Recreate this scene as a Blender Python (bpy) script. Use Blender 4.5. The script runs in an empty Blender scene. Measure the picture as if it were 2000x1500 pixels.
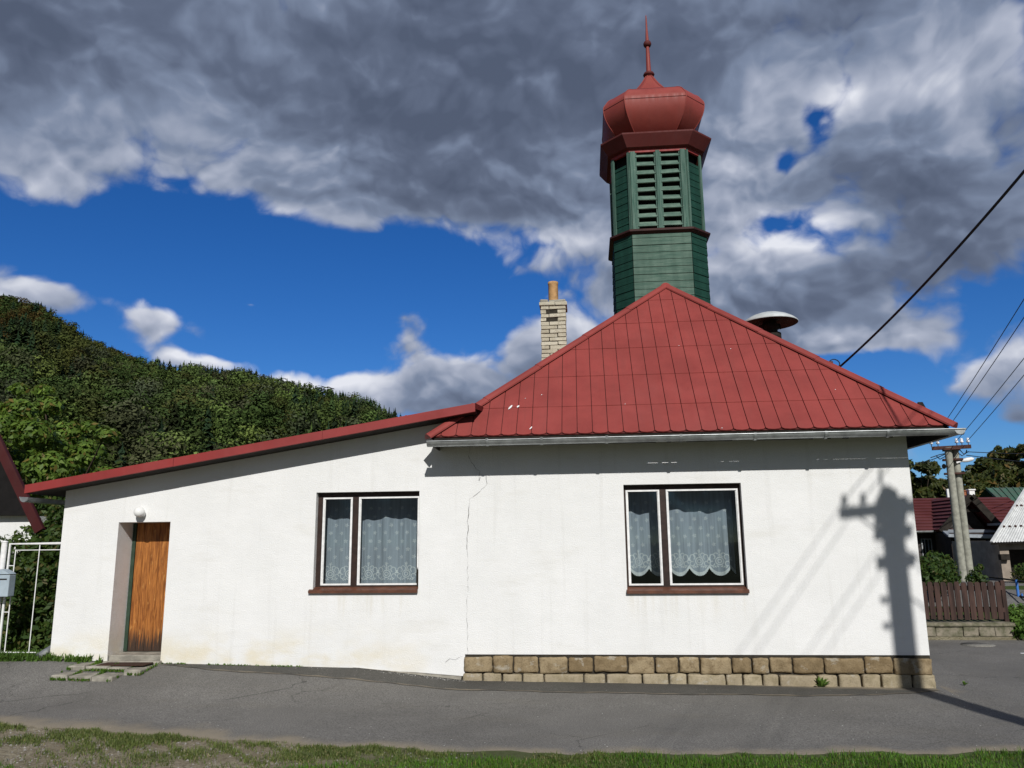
import bpy, bmesh, math, random
import numpy as np
from mathutils import Vector, Matrix
rnd = random.Random(7)
rng = np.random.default_rng(11)
R = math.radians
S = bpy.context.scene
COL = S.collection

# ------------------------------------------------------------------ camera
F = 1550.0
PITCH, ROLL, YAW = 0.1983, -0.01045, -0.09024
D = 11.91                                   # camera stands 11.91 m in front of the facade plane y = 0, eye at z = 0
def cam_axes():
    sy, cy = math.sin(YAW), math.cos(YAW)
    f = Vector((sy*math.cos(PITCH), cy*math.cos(PITCH), math.sin(PITCH)))
    r0 = Vector((cy, -sy, 0)); u0 = r0.cross(f)
    r = math.cos(ROLL)*r0 + math.sin(ROLL)*u0
    u = -math.sin(ROLL)*r0 + math.cos(ROLL)*u0
    return r, u, f
CR, CU, CF = cam_axes()
def ray(px, py):
    return CR*((px-1000)/F) - CU*((py-750)/F) + CF
def at(px, py, y):                          # point of the world at depth y seen at that place of the photograph
    d = ray(px, py); t = (D+y)/d.y
    return Vector((d.x*t, y, d.z*t))
cam_d = bpy.data.cameras.new('camera'); cam = bpy.data.objects.new('camera', cam_d); COL.objects.link(cam)
cam_d.sensor_fit = 'HORIZONTAL'; cam_d.sensor_width = 36; cam_d.lens = F/2000*36
cam_d.clip_start = 0.05; cam_d.clip_end = 5000
m = Matrix((CR, CU, -CF)).transposed().to_4x4(); m.translation = Vector((0, -D, 0)); cam.matrix_world = m
S.camera = cam

# ------------------------------------------------------------------ helpers
class NT:
    def __init__(s, tree): s.t = tree; s.n = tree.nodes; s.l = tree.links
    def node(s, kind, **kw):
        n = s.n.new(kind)
        for k, v in kw.items(): setattr(n, k, v)
        return n
    def put(s, sock, v):
        if isinstance(v, bpy.types.NodeSocket): s.l.new(v, sock)
        elif v is not None:
            if isinstance(v, (tuple, list)) and len(v) == 3 and sock.type == 'RGBA': v = (*v, 1)
            sock.default_value = v
    def math(s, op, a, b=None, c=None, clamp=False):
        n = s.node('ShaderNodeMath', operation=op, use_clamp=clamp)
        s.put(n.inputs[0], a)
        if b is not None: s.put(n.inputs[1], b)
        if c is not None: s.put(n.inputs[2], c)
        return n.outputs[0]
    def vec(s, op, a, b=None):
        n = s.node('ShaderNodeVectorMath', operation=op); s.put(n.inputs[0], a)
        if b is not None: s.put(n.inputs[1], b)
        return n.outputs['Value' if op in ('DOT_PRODUCT', 'LENGTH') else 'Vector']
    def noise(s, vec, scale, detail=4, rough=.55, dist=0.0):
        n = s.node('ShaderNodeTexNoise'); s.put(n.inputs['Vector'], vec); s.put(n.inputs['Scale'], scale)
        s.put(n.inputs['Detail'], detail); s.put(n.inputs['Roughness'], rough); s.put(n.inputs['Distortion'], dist)
        return n.outputs['Fac']
    def ramp(s, x, lo, hi, a=0.0, b=1.0, smooth=True):
        n = s.node('ShaderNodeMapRange', interpolation_type='SMOOTHSTEP' if smooth else 'LINEAR')
        s.put(n.inputs['Value'], x); s.put(n.inputs['From Min'], lo); s.put(n.inputs['From Max'], hi)
        s.put(n.inputs['To Min'], a); s.put(n.inputs['To Max'], b)
        return n.outputs['Result']
    def mix(s, f, a, b, mode='MIX'):
        n = s.node('ShaderNodeMix', data_type='RGBA', blend_type=mode)
        s.put(n.inputs[0], f); s.put(n.inputs[6], a); s.put(n.inputs[7], b)
        return n.outputs[2]
    def scale(s, v, sc):
        n = s.node('ShaderNodeMapping'); s.put(n.inputs['Vector'], v); n.inputs['Scale'].default_value = sc
        return n.outputs['Vector']
    def bump(s, h, strength=.3, dist=.01, normal=None):
        n = s.node('ShaderNodeBump'); s.put(n.inputs['Height'], h); n.inputs['Strength'].default_value = strength
        n.inputs['Distance'].default_value = dist
        if normal is not None: s.put(n.inputs['Normal'], normal)
        return n.outputs['Normal']

MATS = {}
def material(name, build):
    if name in MATS: return MATS[name]
    mt = bpy.data.materials.new(name); mt.use_nodes = True
    t = NT(mt.node_tree); t.n.clear()
    out = t.node('ShaderNodeOutputMaterial'); p = t.node('ShaderNodeBsdfPrincipled')
    t.l.new(p.outputs[0], out.inputs[0]); t.p = p; t.out = out
    t.pos = t.node('ShaderNodeNewGeometry').outputs['Position']
    build(t); MATS[name] = mt
    return mt
def basic(name, col, rough=.7, var=.25, vs=6.0, bump=.15, bs=60.0, metal=0.0, col2=None, spec=.3, stretch=(1, 1, 1), bd=.004):
    def b(t):
        v = t.scale(t.pos, stretch)
        n = t.noise(v, vs, 5, .6)
        c2 = col2 or tuple(x*(1-var) for x in col)
        c1 = tuple(min(1, x*(1+var*.6)) for x in col)
        t.put(t.p.inputs['Base Color'], t.mix(t.ramp(n, .32, .68), c2, c1))
        t.p.inputs['Roughness'].default_value = rough; t.p.inputs['Metallic'].default_value = metal
        t.p.inputs['Specular IOR Level'].default_value = spec
        if bump: t.put(t.p.inputs['Normal'], t.bump(t.noise(v, bs, 3, .6), bump, bd))
    return material(name, b)

class MB:                                   # mesh builder: collects shapes, links them as ONE object
    def __init__(s): s.v = []; s.f = []; s.m = []; s.sm = []
    def add(s, vs, fs, mi=0, smooth=False):
        o = len(s.v); s.v += [tuple(x) for x in vs]
        for f in fs: s.f.append([o+i for i in f]); s.m.append(mi); s.sm.append(smooth)
    def box(s, a, b, mi=0):
        (x0, y0, z0), (x1, y1, z1) = a, b
        s.add([(x0,y0,z0),(x1,y0,z0),(x1,y1,z0),(x0,y1,z0),(x0,y0,z1),(x1,y0,z1),(x1,y1,z1),(x0,y1,z1)],
              [(0,3,2,1),(4,5,6,7),(0,1,5,4),(1,2,6,5),(2,3,7,6),(3,0,4,7)], mi)
    def rbox(s, a, b, r=.01, mi=0, jit=0.0, seg=1, smooth=False):       # box with bevelled edges
        bm = bmesh.new(); bmesh.ops.create_cube(bm, size=1)
        c = [(p+q)/2 for p, q in zip(a, b)]; d = [q-p for p, q in zip(a, b)]
        for v in bm.verts: v.co = Vector((v.co.x*d[0]+c[0], v.co.y*d[1]+c[1], v.co.z*d[2]+c[2]))
        bmesh.ops.bevel(bm, geom=bm.edges[:]+bm.verts[:], offset=r, segments=seg, affect='EDGES', profile=.6)
        if jit:
            for v in bm.verts: v.co += Vector([rnd.uniform(-jit, jit) for _ in range(3)])
        s.bm(bm, mi, smooth); bm.free()
    def bm(s, bm, mi=0, smooth=False):
        bm.verts.index_update()
        s.add([v.co for v in bm.verts], [[v.index for v in f.verts] for f in bm.faces], mi, smooth)
    def bar(s, p, q, w, h, up=(0, 0, 1), mi=0, w2=None, h2=None):       # rectangular bar from p to q
        p, q = Vector(p), Vector(q); d = (q-p).normalized(); up = Vector(up)
        sx = d.cross(up)
        if sx.length < 1e-5: sx = d.cross(Vector((0, 1, 0)))
        sx.normalize(); uz = sx.cross(d); w2 = w if w2 is None else w2; h2 = h if h2 is None else h2
        vs = [p-sx*w/2-uz*h/2, p+sx*w/2-uz*h/2, p+sx*w/2+uz*h/2, p-sx*w/2+uz*h/2,
              q-sx*w2/2-uz*h2/2, q+sx*w2/2-uz*h2/2, q+sx*w2/2+uz*h2/2, q-sx*w2/2+uz*h2/2]
        s.add(vs, [(0,3,2,1),(4,5,6,7),(0,1,5,4),(1,2,6,5),(2,3,7,6),(3,0,4,7)], mi)
    def tube(s, pts, r, n=8, mi=0, caps=True, smooth=True):
        pts = [Vector(p) for p in pts]; rs = r if isinstance(r, (list, tuple)) else [r]*len(pts)
        vs = []; prev = None
        for i, p in enumerate(pts):
            d = (pts[min(i+1, len(pts)-1)]-pts[max(i-1, 0)]).normalized()
            if prev is None:
                a = d.cross(Vector((0, 0, 1)));
                if a.length < 1e-3: a = d.cross(Vector((0, 1, 0)))
            else: a = prev-d*prev.dot(d)
            a.normalize(); prev = a; b = d.cross(a)
            for k in range(n): vs.append(p+(a*math.cos(2*math.pi*k/n)+b*math.sin(2*math.pi*k/n))*rs[i])
        fs = [(i*n+k, i*n+(k+1) % n, (i+1)*n+(k+1) % n, (i+1)*n+k) for i in range(len(pts)-1) for k in range(n)]
        s.add(vs, fs, mi, smooth)
        if caps:
            s.add(vs[:n], [tuple(range(n-1, -1, -1))], mi); s.add(vs[-n:], [tuple(range(n))], mi)
    def lathe(s, c, prof, n=24, mi=0, smooth=True):                     # profile of (radius, z) round the vertical axis through c
        vs = [(c[0]+r*math.cos(2*math.pi*k/n), c[1]+r*math.sin(2*math.pi*k/n), c[2]+z) for r, z in prof for k in range(n)]
        fs = [(i*n+k, i*n+(k+1) % n, (i+1)*n+(k+1) % n, (i+1)*n+k) for i in range(len(prof)-1) for k in range(n)]
        s.add(vs, fs, mi, smooth)
    def poly_slab(s, pts, n, t, mi=0):                                  # polygon pts extruded by t against the normal n
        n = Vector(n); k = len(pts); lo = [Vector(p)-n*t for p in pts]
        s.add(list(pts)+lo, [tuple(range(k)), tuple(range(2*k-1, k-1, -1))]+[(i, k+i, k+(i+1) % k, (i+1) % k) for i in range(k)], mi)
    def build(s, name, mats, parent=None, **props):
        me = bpy.data.meshes.new(name); me.from_pydata(s.v, [], s.f)
        for mt in (mats if isinstance(mats, (list, tuple)) else [mats]): me.materials.append(mt)
        me.polygons.foreach_set('material_index', s.m); me.polygons.foreach_set('use_smooth', s.sm); me.update()
        return link(name, me, parent, **props)
def link(name, me, parent=None, **props):
    o = bpy.data.objects.new(name, me); COL.objects.link(o)
    if parent is not None:
        o.parent = parent; o.matrix_parent_inverse = Matrix.Translation(-Vector(world_loc(parent)))
    for k, v in props.items(): o[k] = v
    return o
def world_loc(o):
    l = Vector(o.location)
    if o.parent is not None: pass
    return l if o.type == 'EMPTY' else Vector((0, 0, 0))
def thing(name, label, cat, loc, group=None):                            # an Empty at the thing's base; its parts are children
    o = bpy.data.objects.new(name, None); COL.objects.link(o); o.location = loc; o.empty_display_size = .2
    o['label'] = label; o['category'] = cat
    if group: o['group'] = group
    return o
def quads(name, V, n_per, mats, parent=None, attr=None, **props):         # fast mesh of loose faces: V is (faces, n_per, 3)
    V = np.asarray(V, dtype=np.float32); nf = V.shape[0]
    me = bpy.data.meshes.new(name); me.vertices.add(nf*n_per); me.loops.add(nf*n_per); me.polygons.add(nf)
    me.vertices.foreach_set('co', V.reshape(-1)); me.loops.foreach_set('vertex_index', np.arange(nf*n_per, dtype=np.int32))
    me.polygons.foreach_set('loop_start', np.arange(0, nf*n_per, n_per, dtype=np.int32))
    me.polygons.foreach_set('loop_total', np.full(nf, n_per, dtype=np.int32))
    for mt in (mats if isinstance(mats, (list, tuple)) else [mats]): me.materials.append(mt)
    if attr is not None:
        a = me.attributes.new('tint', 'FLOAT_COLOR', 'POINT')
        a.data.foreach_set('color', np.repeat(np.c_[attr, np.ones(nf)].astype(np.float32), n_per, axis=0).reshape(-1))
    me.update(calc_edges=True); me.validate()
    return link(name, me, parent, **props)
def interp(x, xs, ys): return float(np.interp(x, xs, ys))
def sstep(a, b, x):
    t = min(1, max(0, (x-a)/(b-a))); return t*t*(3-2*t)

# ------------------------------------------------------------------ materials
def stucco(t):
    n1 = t.noise(t.pos, 1.1, 5, .6); n2 = t.noise(t.pos, 55, 3, .7); n3 = t.noise(t.pos, 150, 2, .6)
    sep = t.node('ShaderNodeSeparateXYZ'); t.put(sep.inputs[0], t.pos)
    c = t.mix(t.ramp(n1, .3, .75), (.755, .757, .745), (.80, .80, .79))
    # ochre splash stains near the foot of the low wing
    foot = t.ramp(sep.outputs[2], -1.05, -1.75)
    left = t.ramp(sep.outputs[0], -1.0, -4.5)
    st = t.math('MULTIPLY', t.math('MULTIPLY', foot, left), t.ramp(t.noise(t.scale(t.pos, (.8, 1, 1.5)), 1.6, 4, .6), .38, .66))
    c = t.mix(t.math('MULTIPLY', st, .62), c, (.66, .56, .32))
    c = t.mix(t.math('MULTIPLY', t.ramp(t.noise(t.scale(t.pos, (.5, 1, 2.2)), 1.3, 4, .6), .56, .72), .20), c, (.56, .54, .47))
    c = t.mix(t.math('MULTIPLY', t.ramp(t.noise(t.scale(t.pos, (7, 1, .35)), 1.0, 3, .6), .54, .72), .13), c, (.47, .46, .42))
    c = t.mix(t.math('MULTIPLY', t.ramp(n2, .58, .72), .10), c, (.5, .5, .48))
    run = t.math('MULTIPLY', t.ramp(sep.outputs[2], -1.25, -.70), t.ramp(sep.outputs[2], -.60, -.68))
    inw = t.math('ADD', t.math('MULTIPLY', t.ramp(sep.outputs[0], -4.2, -4.0), t.ramp(sep.outputs[0], -2.4, -2.6)), t.math('MULTIPLY', t.ramp(sep.outputs[0], .5, .65), t.ramp(sep.outputs[0], 2.35, 2.2)))
    c = t.mix(t.math('MULTIPLY', t.math('MULTIPLY', run, inw), t.ramp(t.noise(t.scale(t.pos, (9, 1, .5)), 1, 3, .6), .45, .75, 0, .35)), c, (.58, .53, .40))
    trowel = t.noise(t.scale(t.pos, (1, 1, 1.6)), 3.2, 4, .6)
    c = t.mix(t.ramp(trowel, .35, .7, 0, .10), c, (.60, .60, .58))
    t.put(t.p.inputs['Base Color'], c); t.p.inputs['Roughness'].default_value = .95; t.p.inputs['Specular IOR Level'].default_value = .1
    h = t.math('ADD', n2, t.math('MULTIPLY', n3, .5))
    t.put(t.p.inputs['Normal'], t.bump(h, .6, .010, t.bump(trowel, .18, .03)))
M_WALL = material('white_stucco', stucco)

def redroof(name, col, dirt=.5, rough=.5):
    def b(t):
        n = t.noise(t.pos, 1.7, 5, .6); n2 = t.noise(t.pos, 30, 3, .6)
        c = t.mix(t.ramp(n, .3, .7), tuple(x*.86 for x in col), tuple(x*1.08 for x in col))
        c = t.mix(t.math('MULTIPLY', t.ramp(n2, .55, .75), .25*dirt), c, tuple(x*.55 for x in col))
        st = t.noise(t.scale(t.pos, (7, .7, .7)), 1.4, 5, .65); c = t.mix(t.math('MULTIPLY', t.ramp(st, .52, .74), .35*dirt+.1), c, tuple(x*.62+.012 for x in col))
        fade = t.noise(t.pos, .55, 4, .6); c = t.mix(t.math('MULTIPLY', t.ramp(fade, .48, .68), .30), c, tuple(x*1.05+.030 for x in col))
        t.put(t.p.inputs['Base Color'], c); t.put(t.p.inputs['Roughness'], t.ramp(st, .3, .7, rough-.08, rough+.14)); t.p.inputs['Specular IOR Level'].default_value = .25
        t.put(t.p.inputs['Normal'], t.bump(t.noise(t.pos, 5, 3, .5), .10, .03))
    return material(name, b)
M_ROOF = redroof('red_painted_roof_metal', (.255, .048, .041), .6, .6)
M_DOME = redroof('red_painted_dome_metal', (.255, .052, .042), .9, .55)
M_FASCIA = redroof('red_fascia_metal', (.25, .036, .034), .3, .5)
M_BARGE = redroof('maroon_board', (.055, .010, .010), .8, .6)
M_CORN = redroof('dark_red_cornice', (.105, .022, .020), .9, .65)
M_GROOVE = basic('grimy_groove', (.085, .020, .018), .9)
M_DARK = basic('dark_wood_soffit', (.022, .018, .014), .9, .4, 8, .2, 40)
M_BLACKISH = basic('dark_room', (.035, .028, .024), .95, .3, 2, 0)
M_GALV = basic('galvanised_steel', (.40, .42, .42), .42, .25, 7, .06, 30, metal=.7)
def boards(name, c1, c2, streak, st=(1.2, 1.2, 14)):
    def b(t):
        v = t.scale(t.pos, st); n = t.noise(v, 2.2, 6, .65, .4); n2 = t.noise(t.scale(t.pos, (1, 1, .15)), 7.4, 2, .5)
        n3 = t.noise(t.scale(t.pos, (5, 5, 30)), 3, 3, .6)
        c = t.mix(t.ramp(n, .30, .70), c1, c2)
        c = t.mix(t.math('MULTIPLY', t.ramp(n3, .60, .78), streak), c, (.42, .45, .36))
        c = t.mix(t.math('MULTIPLY', t.ramp(n2, .35, .65), .35), c, tuple(x*.6 for x in c1))
        t.put(t.p.inputs['Base Color'], c); t.p.inputs['Roughness'].default_value = .75; t.p.inputs['Specular IOR Level'].default_value = .2
        t.put(t.p.inputs['Normal'], t.bump(n, .25, .006))
    return material(name, b)
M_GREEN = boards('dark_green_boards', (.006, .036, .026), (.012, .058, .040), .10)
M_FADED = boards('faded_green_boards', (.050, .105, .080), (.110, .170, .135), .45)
M_POST = boards('weathered_green_posts', (.035, .095, .072), (.12, .19, .155), .6, (14, 14, .8))
M_SLAT = boards('green_louvre_slats', (.065, .125, .098), (.15, .22, .175), .45)
M_BROWN = basic('dark_brown_window_paint', (.030, .016, .012), .55, .35, 14, .15, 50)
M_SILL = basic('brown_sill_metal', (.115, .045, .026), .5, .3, 8, .1, 40)
M_WHITE = basic('white_paint', (.78, .78, .77), .5, .12, 12, .08, 60)
M_GLOBE = basic('opal_globe', (.80, .80, .78), .2, .03, 5, 0, spec=.5)
def doorwood(t):
    v = t.scale(t.pos, (16, 1, 1.3)); n = t.noise(v, 2.2, 6, .65, .8); k = t.noise(t.scale(t.pos, (6, 1, 2.2)), 3.2, 2, .5)
    sep = t.node('ShaderNodeSeparateXYZ'); t.put(sep.inputs[0], t.pos)
    c = t.mix(t.ramp(n, .3, .7), (.16, .050, .012), (.44, .17, .040))
    c = t.mix(t.math('MULTIPLY', t.ramp(k, .62, .75), .6), c, (.55, .27, .08))
    rot = t.math('ADD', sep.outputs[2], t.math('MULTIPLY', t.math('SUBTRACT', t.noise(t.scale(t.pos, (22, 1, .8)), 1.5, 3, .6), .5), 1.0))
    c = t.mix(t.ramp(rot, -1.22, -1.55), c, (.045, .028, .020))
    t.put(t.p.inputs['Base Color'], c); t.p.inputs['Roughness'].default_value = .5; t.p.inputs['Specular IOR Level'].default_value = .3
    t.put(t.p.inputs['Normal'], t.bump(n, .2, .004))
M_DOOR = material('stained_door_wood', doorwood)
def glass(t):
    t.n.remove(t.p)
    tr = t.node('ShaderNodeBsdfTransparent'); tr.inputs[0].default_value = (.86, .89, .88, 1)
    gl = t.node('ShaderNodeBsdfGlossy'); gl.inputs['Roughness'].default_value = .02; gl.inputs[0].default_value = (.9, .95, 1, 1)
    fr = t.node('ShaderNodeFresnel'); fr.inputs[0].default_value = 1.45
    mx = t.node('ShaderNodeMixShader'); t.l.new(fr.outputs[0], mx.inputs[0]); t.l.new(tr.outputs[0], mx.inputs[1]); t.l.new(gl.outputs[0], mx.inputs[2])
    t.l.new(mx.outputs[0], t.out.inputs[0])
M_GLASS = material('window_glass', glass)
def sheer(name, alpha, col):
    def b(t):
        t.n.remove(t.p)
        tr = t.node('ShaderNodeBsdfTransparent'); df = t.node('ShaderNodeBsdfDiffuse'); df.inputs[0].default_value = (*col, 1)
        tl = t.node('ShaderNodeBsdfTranslucent'); tl.inputs[0].default_value = (*col, 1)
        m0 = t.node('ShaderNodeMixShader'); m0.inputs[0].default_value = .3; t.l.new(df.outputs[0], m0.inputs[1]); t.l.new(tl.outputs[0], m0.inputs[2])
        mx = t.node('ShaderNodeMixShader'); t.put(mx.inputs[0], t.ramp(t.noise(t.scale(t.pos, (26, 26, 1)), 1, 2, .5), .3, .7, alpha*.85, alpha*1.15))
        t.l.new(tr.outputs[0], mx.inputs[1]); t.l.new(m0.outputs[0], mx.inputs[2]); t.l.new(mx.outputs[0], t.out.inputs[0])
    return material(name, b)
M_SHEER = sheer('sheer_net', .64, (.74, .82, .98))
M_SHEER2 = sheer('sheer_net_dim', .06, (.6, .6, .6))
M_LACE = sheer('lace_embroidery', .96, (.95, .97, 1.0))
def leafmat(name, c1, c2, c3=None, trans=.3):
    def b(t):
        geo = t.node('ShaderNodeNewGeometry'); ri = geo.outputs['Random Per Island']
        n = t.noise(t.pos, .9, 3, .6)
        c = t.mix(ri, c1, c2); c = t.mix(t.ramp(n, .35, .68, 0, .55), c, tuple(x*.62 for x in c1))
        if c3: c = t.mix(t.ramp(t.math('FRACT', t.math('MULTIPLY', ri, 17.3)), .88, .95), c, c3)
        t.put(t.p.inputs['Base Color'], c); t.p.inputs['Roughness'].default_value = .55; t.p.inputs['Specular IOR Level'].default_value = .25
        tl = t.node('ShaderNodeBsdfTranslucent'); t.put(tl.inputs[0], t.mix(.5, c, (.30, .42, .05)))
        mx = t.node('ShaderNodeMixShader'); mx.inputs[0].default_value = trans
        t.l.new(t.p.outputs[0], mx.inputs[1]); t.l.new(tl.outputs[0], mx.inputs[2]); t.l.new(mx.outputs[0], t.out.inputs[0])
    return material(name, b)
M_LEAF = leafmat('bright_leaves', (.060, .115, .016), (.175, .265, .042), (.16, .12, .03))
M_HEDGE = leafmat('creeper_leaves', (.028, .060, .014), (.075, .120, .022), (.10, .09, .03))
M_OLIVE = leafmat('olive_leaves', (.030, .042, .010), (.075, .085, .020), (.12, .075, .02), .15)
M_GRASS = leafmat('grass_blades', (.045, .115, .012), (.110, .230, .022), (.20, .18, .06), .25)
M_DRYG = leafmat('dry_grass', (.070, .105, .022), (.150, .180, .050), (.26, .22, .11), .2)
M_WEED = leafmat('weed_leaves', (.06, .13, .02), (.13, .22, .04), None, .25)
M_BARK = basic('bark', (.07, .05, .035), .95, .5, 9, .6, 20, stretch=(1, 1, .25), bd=.02)
def tinted(t):
    a = t.node('ShaderNodeAttribute', attribute_name='tint'); geo = t.node('ShaderNodeNewGeometry')
    v = t.ramp(geo.outputs['Random Per Island'], 0, 1, .72, 1.22, False)
    t.put(t.p.inputs['Base Color'], t.vec('MULTIPLY', a.outputs['Color'], t_comb(t, v)))
    t.p.inputs['Roughness'].default_value = .85; t.p.inputs['Specular IOR Level'].default_value = .05
def t_comb(t, v):
    n = t.node('ShaderNodeCombineXYZ')
    for i in range(3): t.put(n.inputs[i], v)
    return n.outputs[0]
M_FOREST = material('forest_foliage', tinted)
def asphalt(name, base, dust, spots=.5):
    def b(t):
        sep = t.node('ShaderNodeSeparateXYZ'); t.put(sep.inputs[0], t.pos)
        n1 = t.noise(t.pos, .7, 5, .62); n2 = t.noise(t.pos, 60, 4, .8); n3 = t.noise(t.scale(t.pos, (.5, 2.0, 1)), 1.3, 4, .6); n5 = t.noise(t.pos, 5.5, 4, .65)
        c = t.mix(t.ramp(n1, .28, .72), tuple(x*.78 for x in base), tuple(x*1.18 for x in base))
        c = t.mix(t.math('MULTIPLY', t.ramp(n3, .5, .7), .35), c, (.20, .185, .155))
        c = t.mix(t.ramp(n2, .44, .56, 0, .8), c, tuple(x*.42 for x in base)); c = t.mix(t.ramp(n5, .45, .7, 0, .35), c, tuple(x*.6 for x in base))
        c = t.mix(t.math('MULTIPLY', t.ramp(n2, .64, .76), spots), c, (.42, .41, .38))
        vor = t.node('ShaderNodeTexVoronoi', feature='DISTANCE_TO_EDGE'); t.put(vor.inputs['Vector'], t.vec('ADD', t.pos, t.vec('MULTIPLY', t_comb(t, t.noise(t.pos, 2.5, 3, .6)), (.7, .7, 0)))); vor.inputs['Scale'].default_value = .55
        crack = t.math('MULTIPLY', t.ramp(vor.outputs['Distance'], .008, .0), t.ramp(t.noise(t.pos, .5, 2, .5), .5, .6))
        c = t.mix(t.math('MULTIPLY', crack, .6), c, (.03, .03, .028))
        if dust:
            nd = t.noise(t.pos, 2.3, 5, .65)
            edge = t.node('ShaderNodeAttribute', attribute_name='edge')
            dm = t.ramp(t.math('ADD', edge.outputs['Fac'], t.math('MULTIPLY', t.math('SUBTRACT', nd, .5), 1.0)), .35, .95)
            c = t.mix(t.math('MULTIPLY', dm, .80), c, (.29, .245, .175))
        t.put(t.p.inputs['Base Color'], c); t.p.inputs['Roughness'].default_value = .88; t.p.inputs['Specular IOR Level'].default_value = .2
        t.put(t.p.inputs['Normal'], t.bump(n2, .8, .012))
    return material(name, b)
M_ASPH = asphalt('old_grey_asphalt', (.215, .206, .190), True)
M_APRON = asphalt('dark_asphalt_apron', (.115, .110, .098), True, .3)
def soil(t):
    n = t.noise(t.pos, 1.2, 6, .65); n2 = t.noise(t.pos, 22, 4, .7); n3 = t.noise(t.pos, 120, 2, .7)
    c = t.mix(t.ramp(n, .35, .65), (.195, .165, .11), (.29, .255, .18))
    c = t.mix(t.ramp(n2, .45, .62), c, (.15, .125, .085))
    c = t.mix(t.math('MULTIPLY', t.ramp(n3, .6, .72), .6), c, (.45, .43, .40))
    sep = t.node('ShaderNodeSeparateXYZ'); t.put(sep.inputs[0], t.pos)
    far = t.ramp(sep.outputs[1], 5.5, 7.5)
    c = t.mix(far, c, t.mix(t.ramp(n2, .4, .6), (.035, .055, .015), (.075, .095, .03)))
    lawn = t.math('MULTIPLY', t.ramp(sep.outputs[0], -3.2, -1.2), t.ramp(sep.outputs[1], -2, -3))
    c = t.mix(t.math('MULTIPLY', lawn, .85), c, (.05, .07, .02))
    t.put(t.p.inputs['Base Color'], c); t.p.inputs['Roughness'].default_value = .95; t.p.inputs['Specular IOR Level'].default_value = .1
    t.put(t.p.inputs['Normal'], t.bump(n2, .7, .03))
M_SOIL = material('sandy_soil', soil)
def sandstone(name, c1, c2, c3):
    def b(t):
        geo = t.node('ShaderNodeNewGeometry'); ri = geo.outputs['Random Per Island']
        n = t.noise(t.pos, 7, 6, .68); n2 = t.noise(t.pos, 45, 4, .7); w = t.noise(t.scale(t.pos, (1.0, 1, 1.5)), 4.0, 4, .65)
        c = t.mix(ri, c1, c2); c = t.mix(t.ramp(n, .40, .66, 0, .75), c, c3)
        c = t.mix(t.math('MULTIPLY', t.ramp(w, .58, .66), .5), c, (.46, .44, .38))
        c = t.mix(t.ramp(n2, .5, .7, 0, .45), c, tuple(x*.4 for x in c1))
        t.put(t.p.inputs['Base Color'], c); t.p.inputs['Roughness'].default_value = .95; t.p.inputs['Specular IOR Level'].default_value = .1
        t.put(t.p.inputs['Normal'], t.bump(t.math('ADD', n, t.math('MULTIPLY', n2, .6)), .8, .022))
    return material(name, b)
M_STONE = sandstone('brown_sandstone', (.225, .165, .092), (.37, .295, .185), (.16, .115, .062))
M_STONE2 = sandstone('limewashed_sandstone', (.33, .275, .19), (.40, .34, .235), (.25, .21, .13))
M_CONC = basic('weathered_concrete', (.30, .28, .235), .95, .35, 5, .5, 40, bd=.01)
M_MORTAR = basic('dark_mortar', (.035, .030, .022), .95, .3, 20, .5, 60)
M_BRICK = sandstone('cream_brick', (.47, .43, .33), (.60, .56, .45), (.40, .36, .27))
M_CLAY = basic('clay_pot', (.46, .27, .12), .8, .3, 9, .2, 40)
M_POLE = basic('pole_concrete', (.30, .30, .25), .9, .25, 8, .3, 60)
M_RUST = basic('rusty_steel', (.075, .032, .024), .8, .4, 12, .3, 50)
M_PORC = basic('porcelain', (.75, .75, .78), .25, .05, 5, 0, spec=.5)
M_CABLE = basic('cable_rubber', (.012, .012, .014), .6, .2, 5, 0)
M_WIRE = basic('aged_wire', (.05, .055, .065), .6, .2, 5, 0)

# ------------------------------------------------------------------ ground
def G(x, y):
    b = interp(x, [-20, -8.2, -6.4, -3.4, -1.8, 4.6, 8, 14], [-1.75, -1.66, -1.715, -1.77, -1.93, -2.0, -2.08, -2.1])
    f = interp(x, [-20, -10, -2, 5, 12], [-1.85, -1.95, -2.0, -2.02, -2.1])
    g = b + (f-b)*sstep(0, -1.8, y)
    rise = sstep(6.2, 9.5, y)
    right = -2.06 + .30*sstep(6.15, 6.3, y) + .58*sstep(6.3, 10, y)
    left = -1.70 + .45*sstep(4, 12, y)
    k = sstep(0.2, 2.5, y)
    wr = sstep(2, 6.5, x)
    back = left+(right-left)*wr
    return g+(back-g)*k
def axis(lo, hi, step, far):
    a = list(np.arange(lo, hi+1e-6, step)); v = hi; s = step
    while v < far: s *= 1.5; v += s; a.append(v)
    v = lo; s = step
    while v > -far: s *= 1.5; v -= s; a.insert(0, v)
    return a
gx, gy = axis(-14, 16, .25, 1500), axis(-12, 14, .25, 1500)
mb = MB()
vs = []
for y in gy:
    for x in gx:
        z = G(x, y)
        if abs(x) < 16 and abs(y) < 14: z += .004*math.sin(x*3.1+y*1.7)*math.sin(y*4.3-x)-.004
        vs.append((x, y, z))
W = len(gx)
mb.add(vs, [(j*W+i, j*W+i+1, (j+1)*W+i+1, (j+1)*W+i) for j in range(len(gy)-1) for i in range(W-1)], 0, True)
mb.build('ground', M_SOIL, kind='structure')

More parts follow.
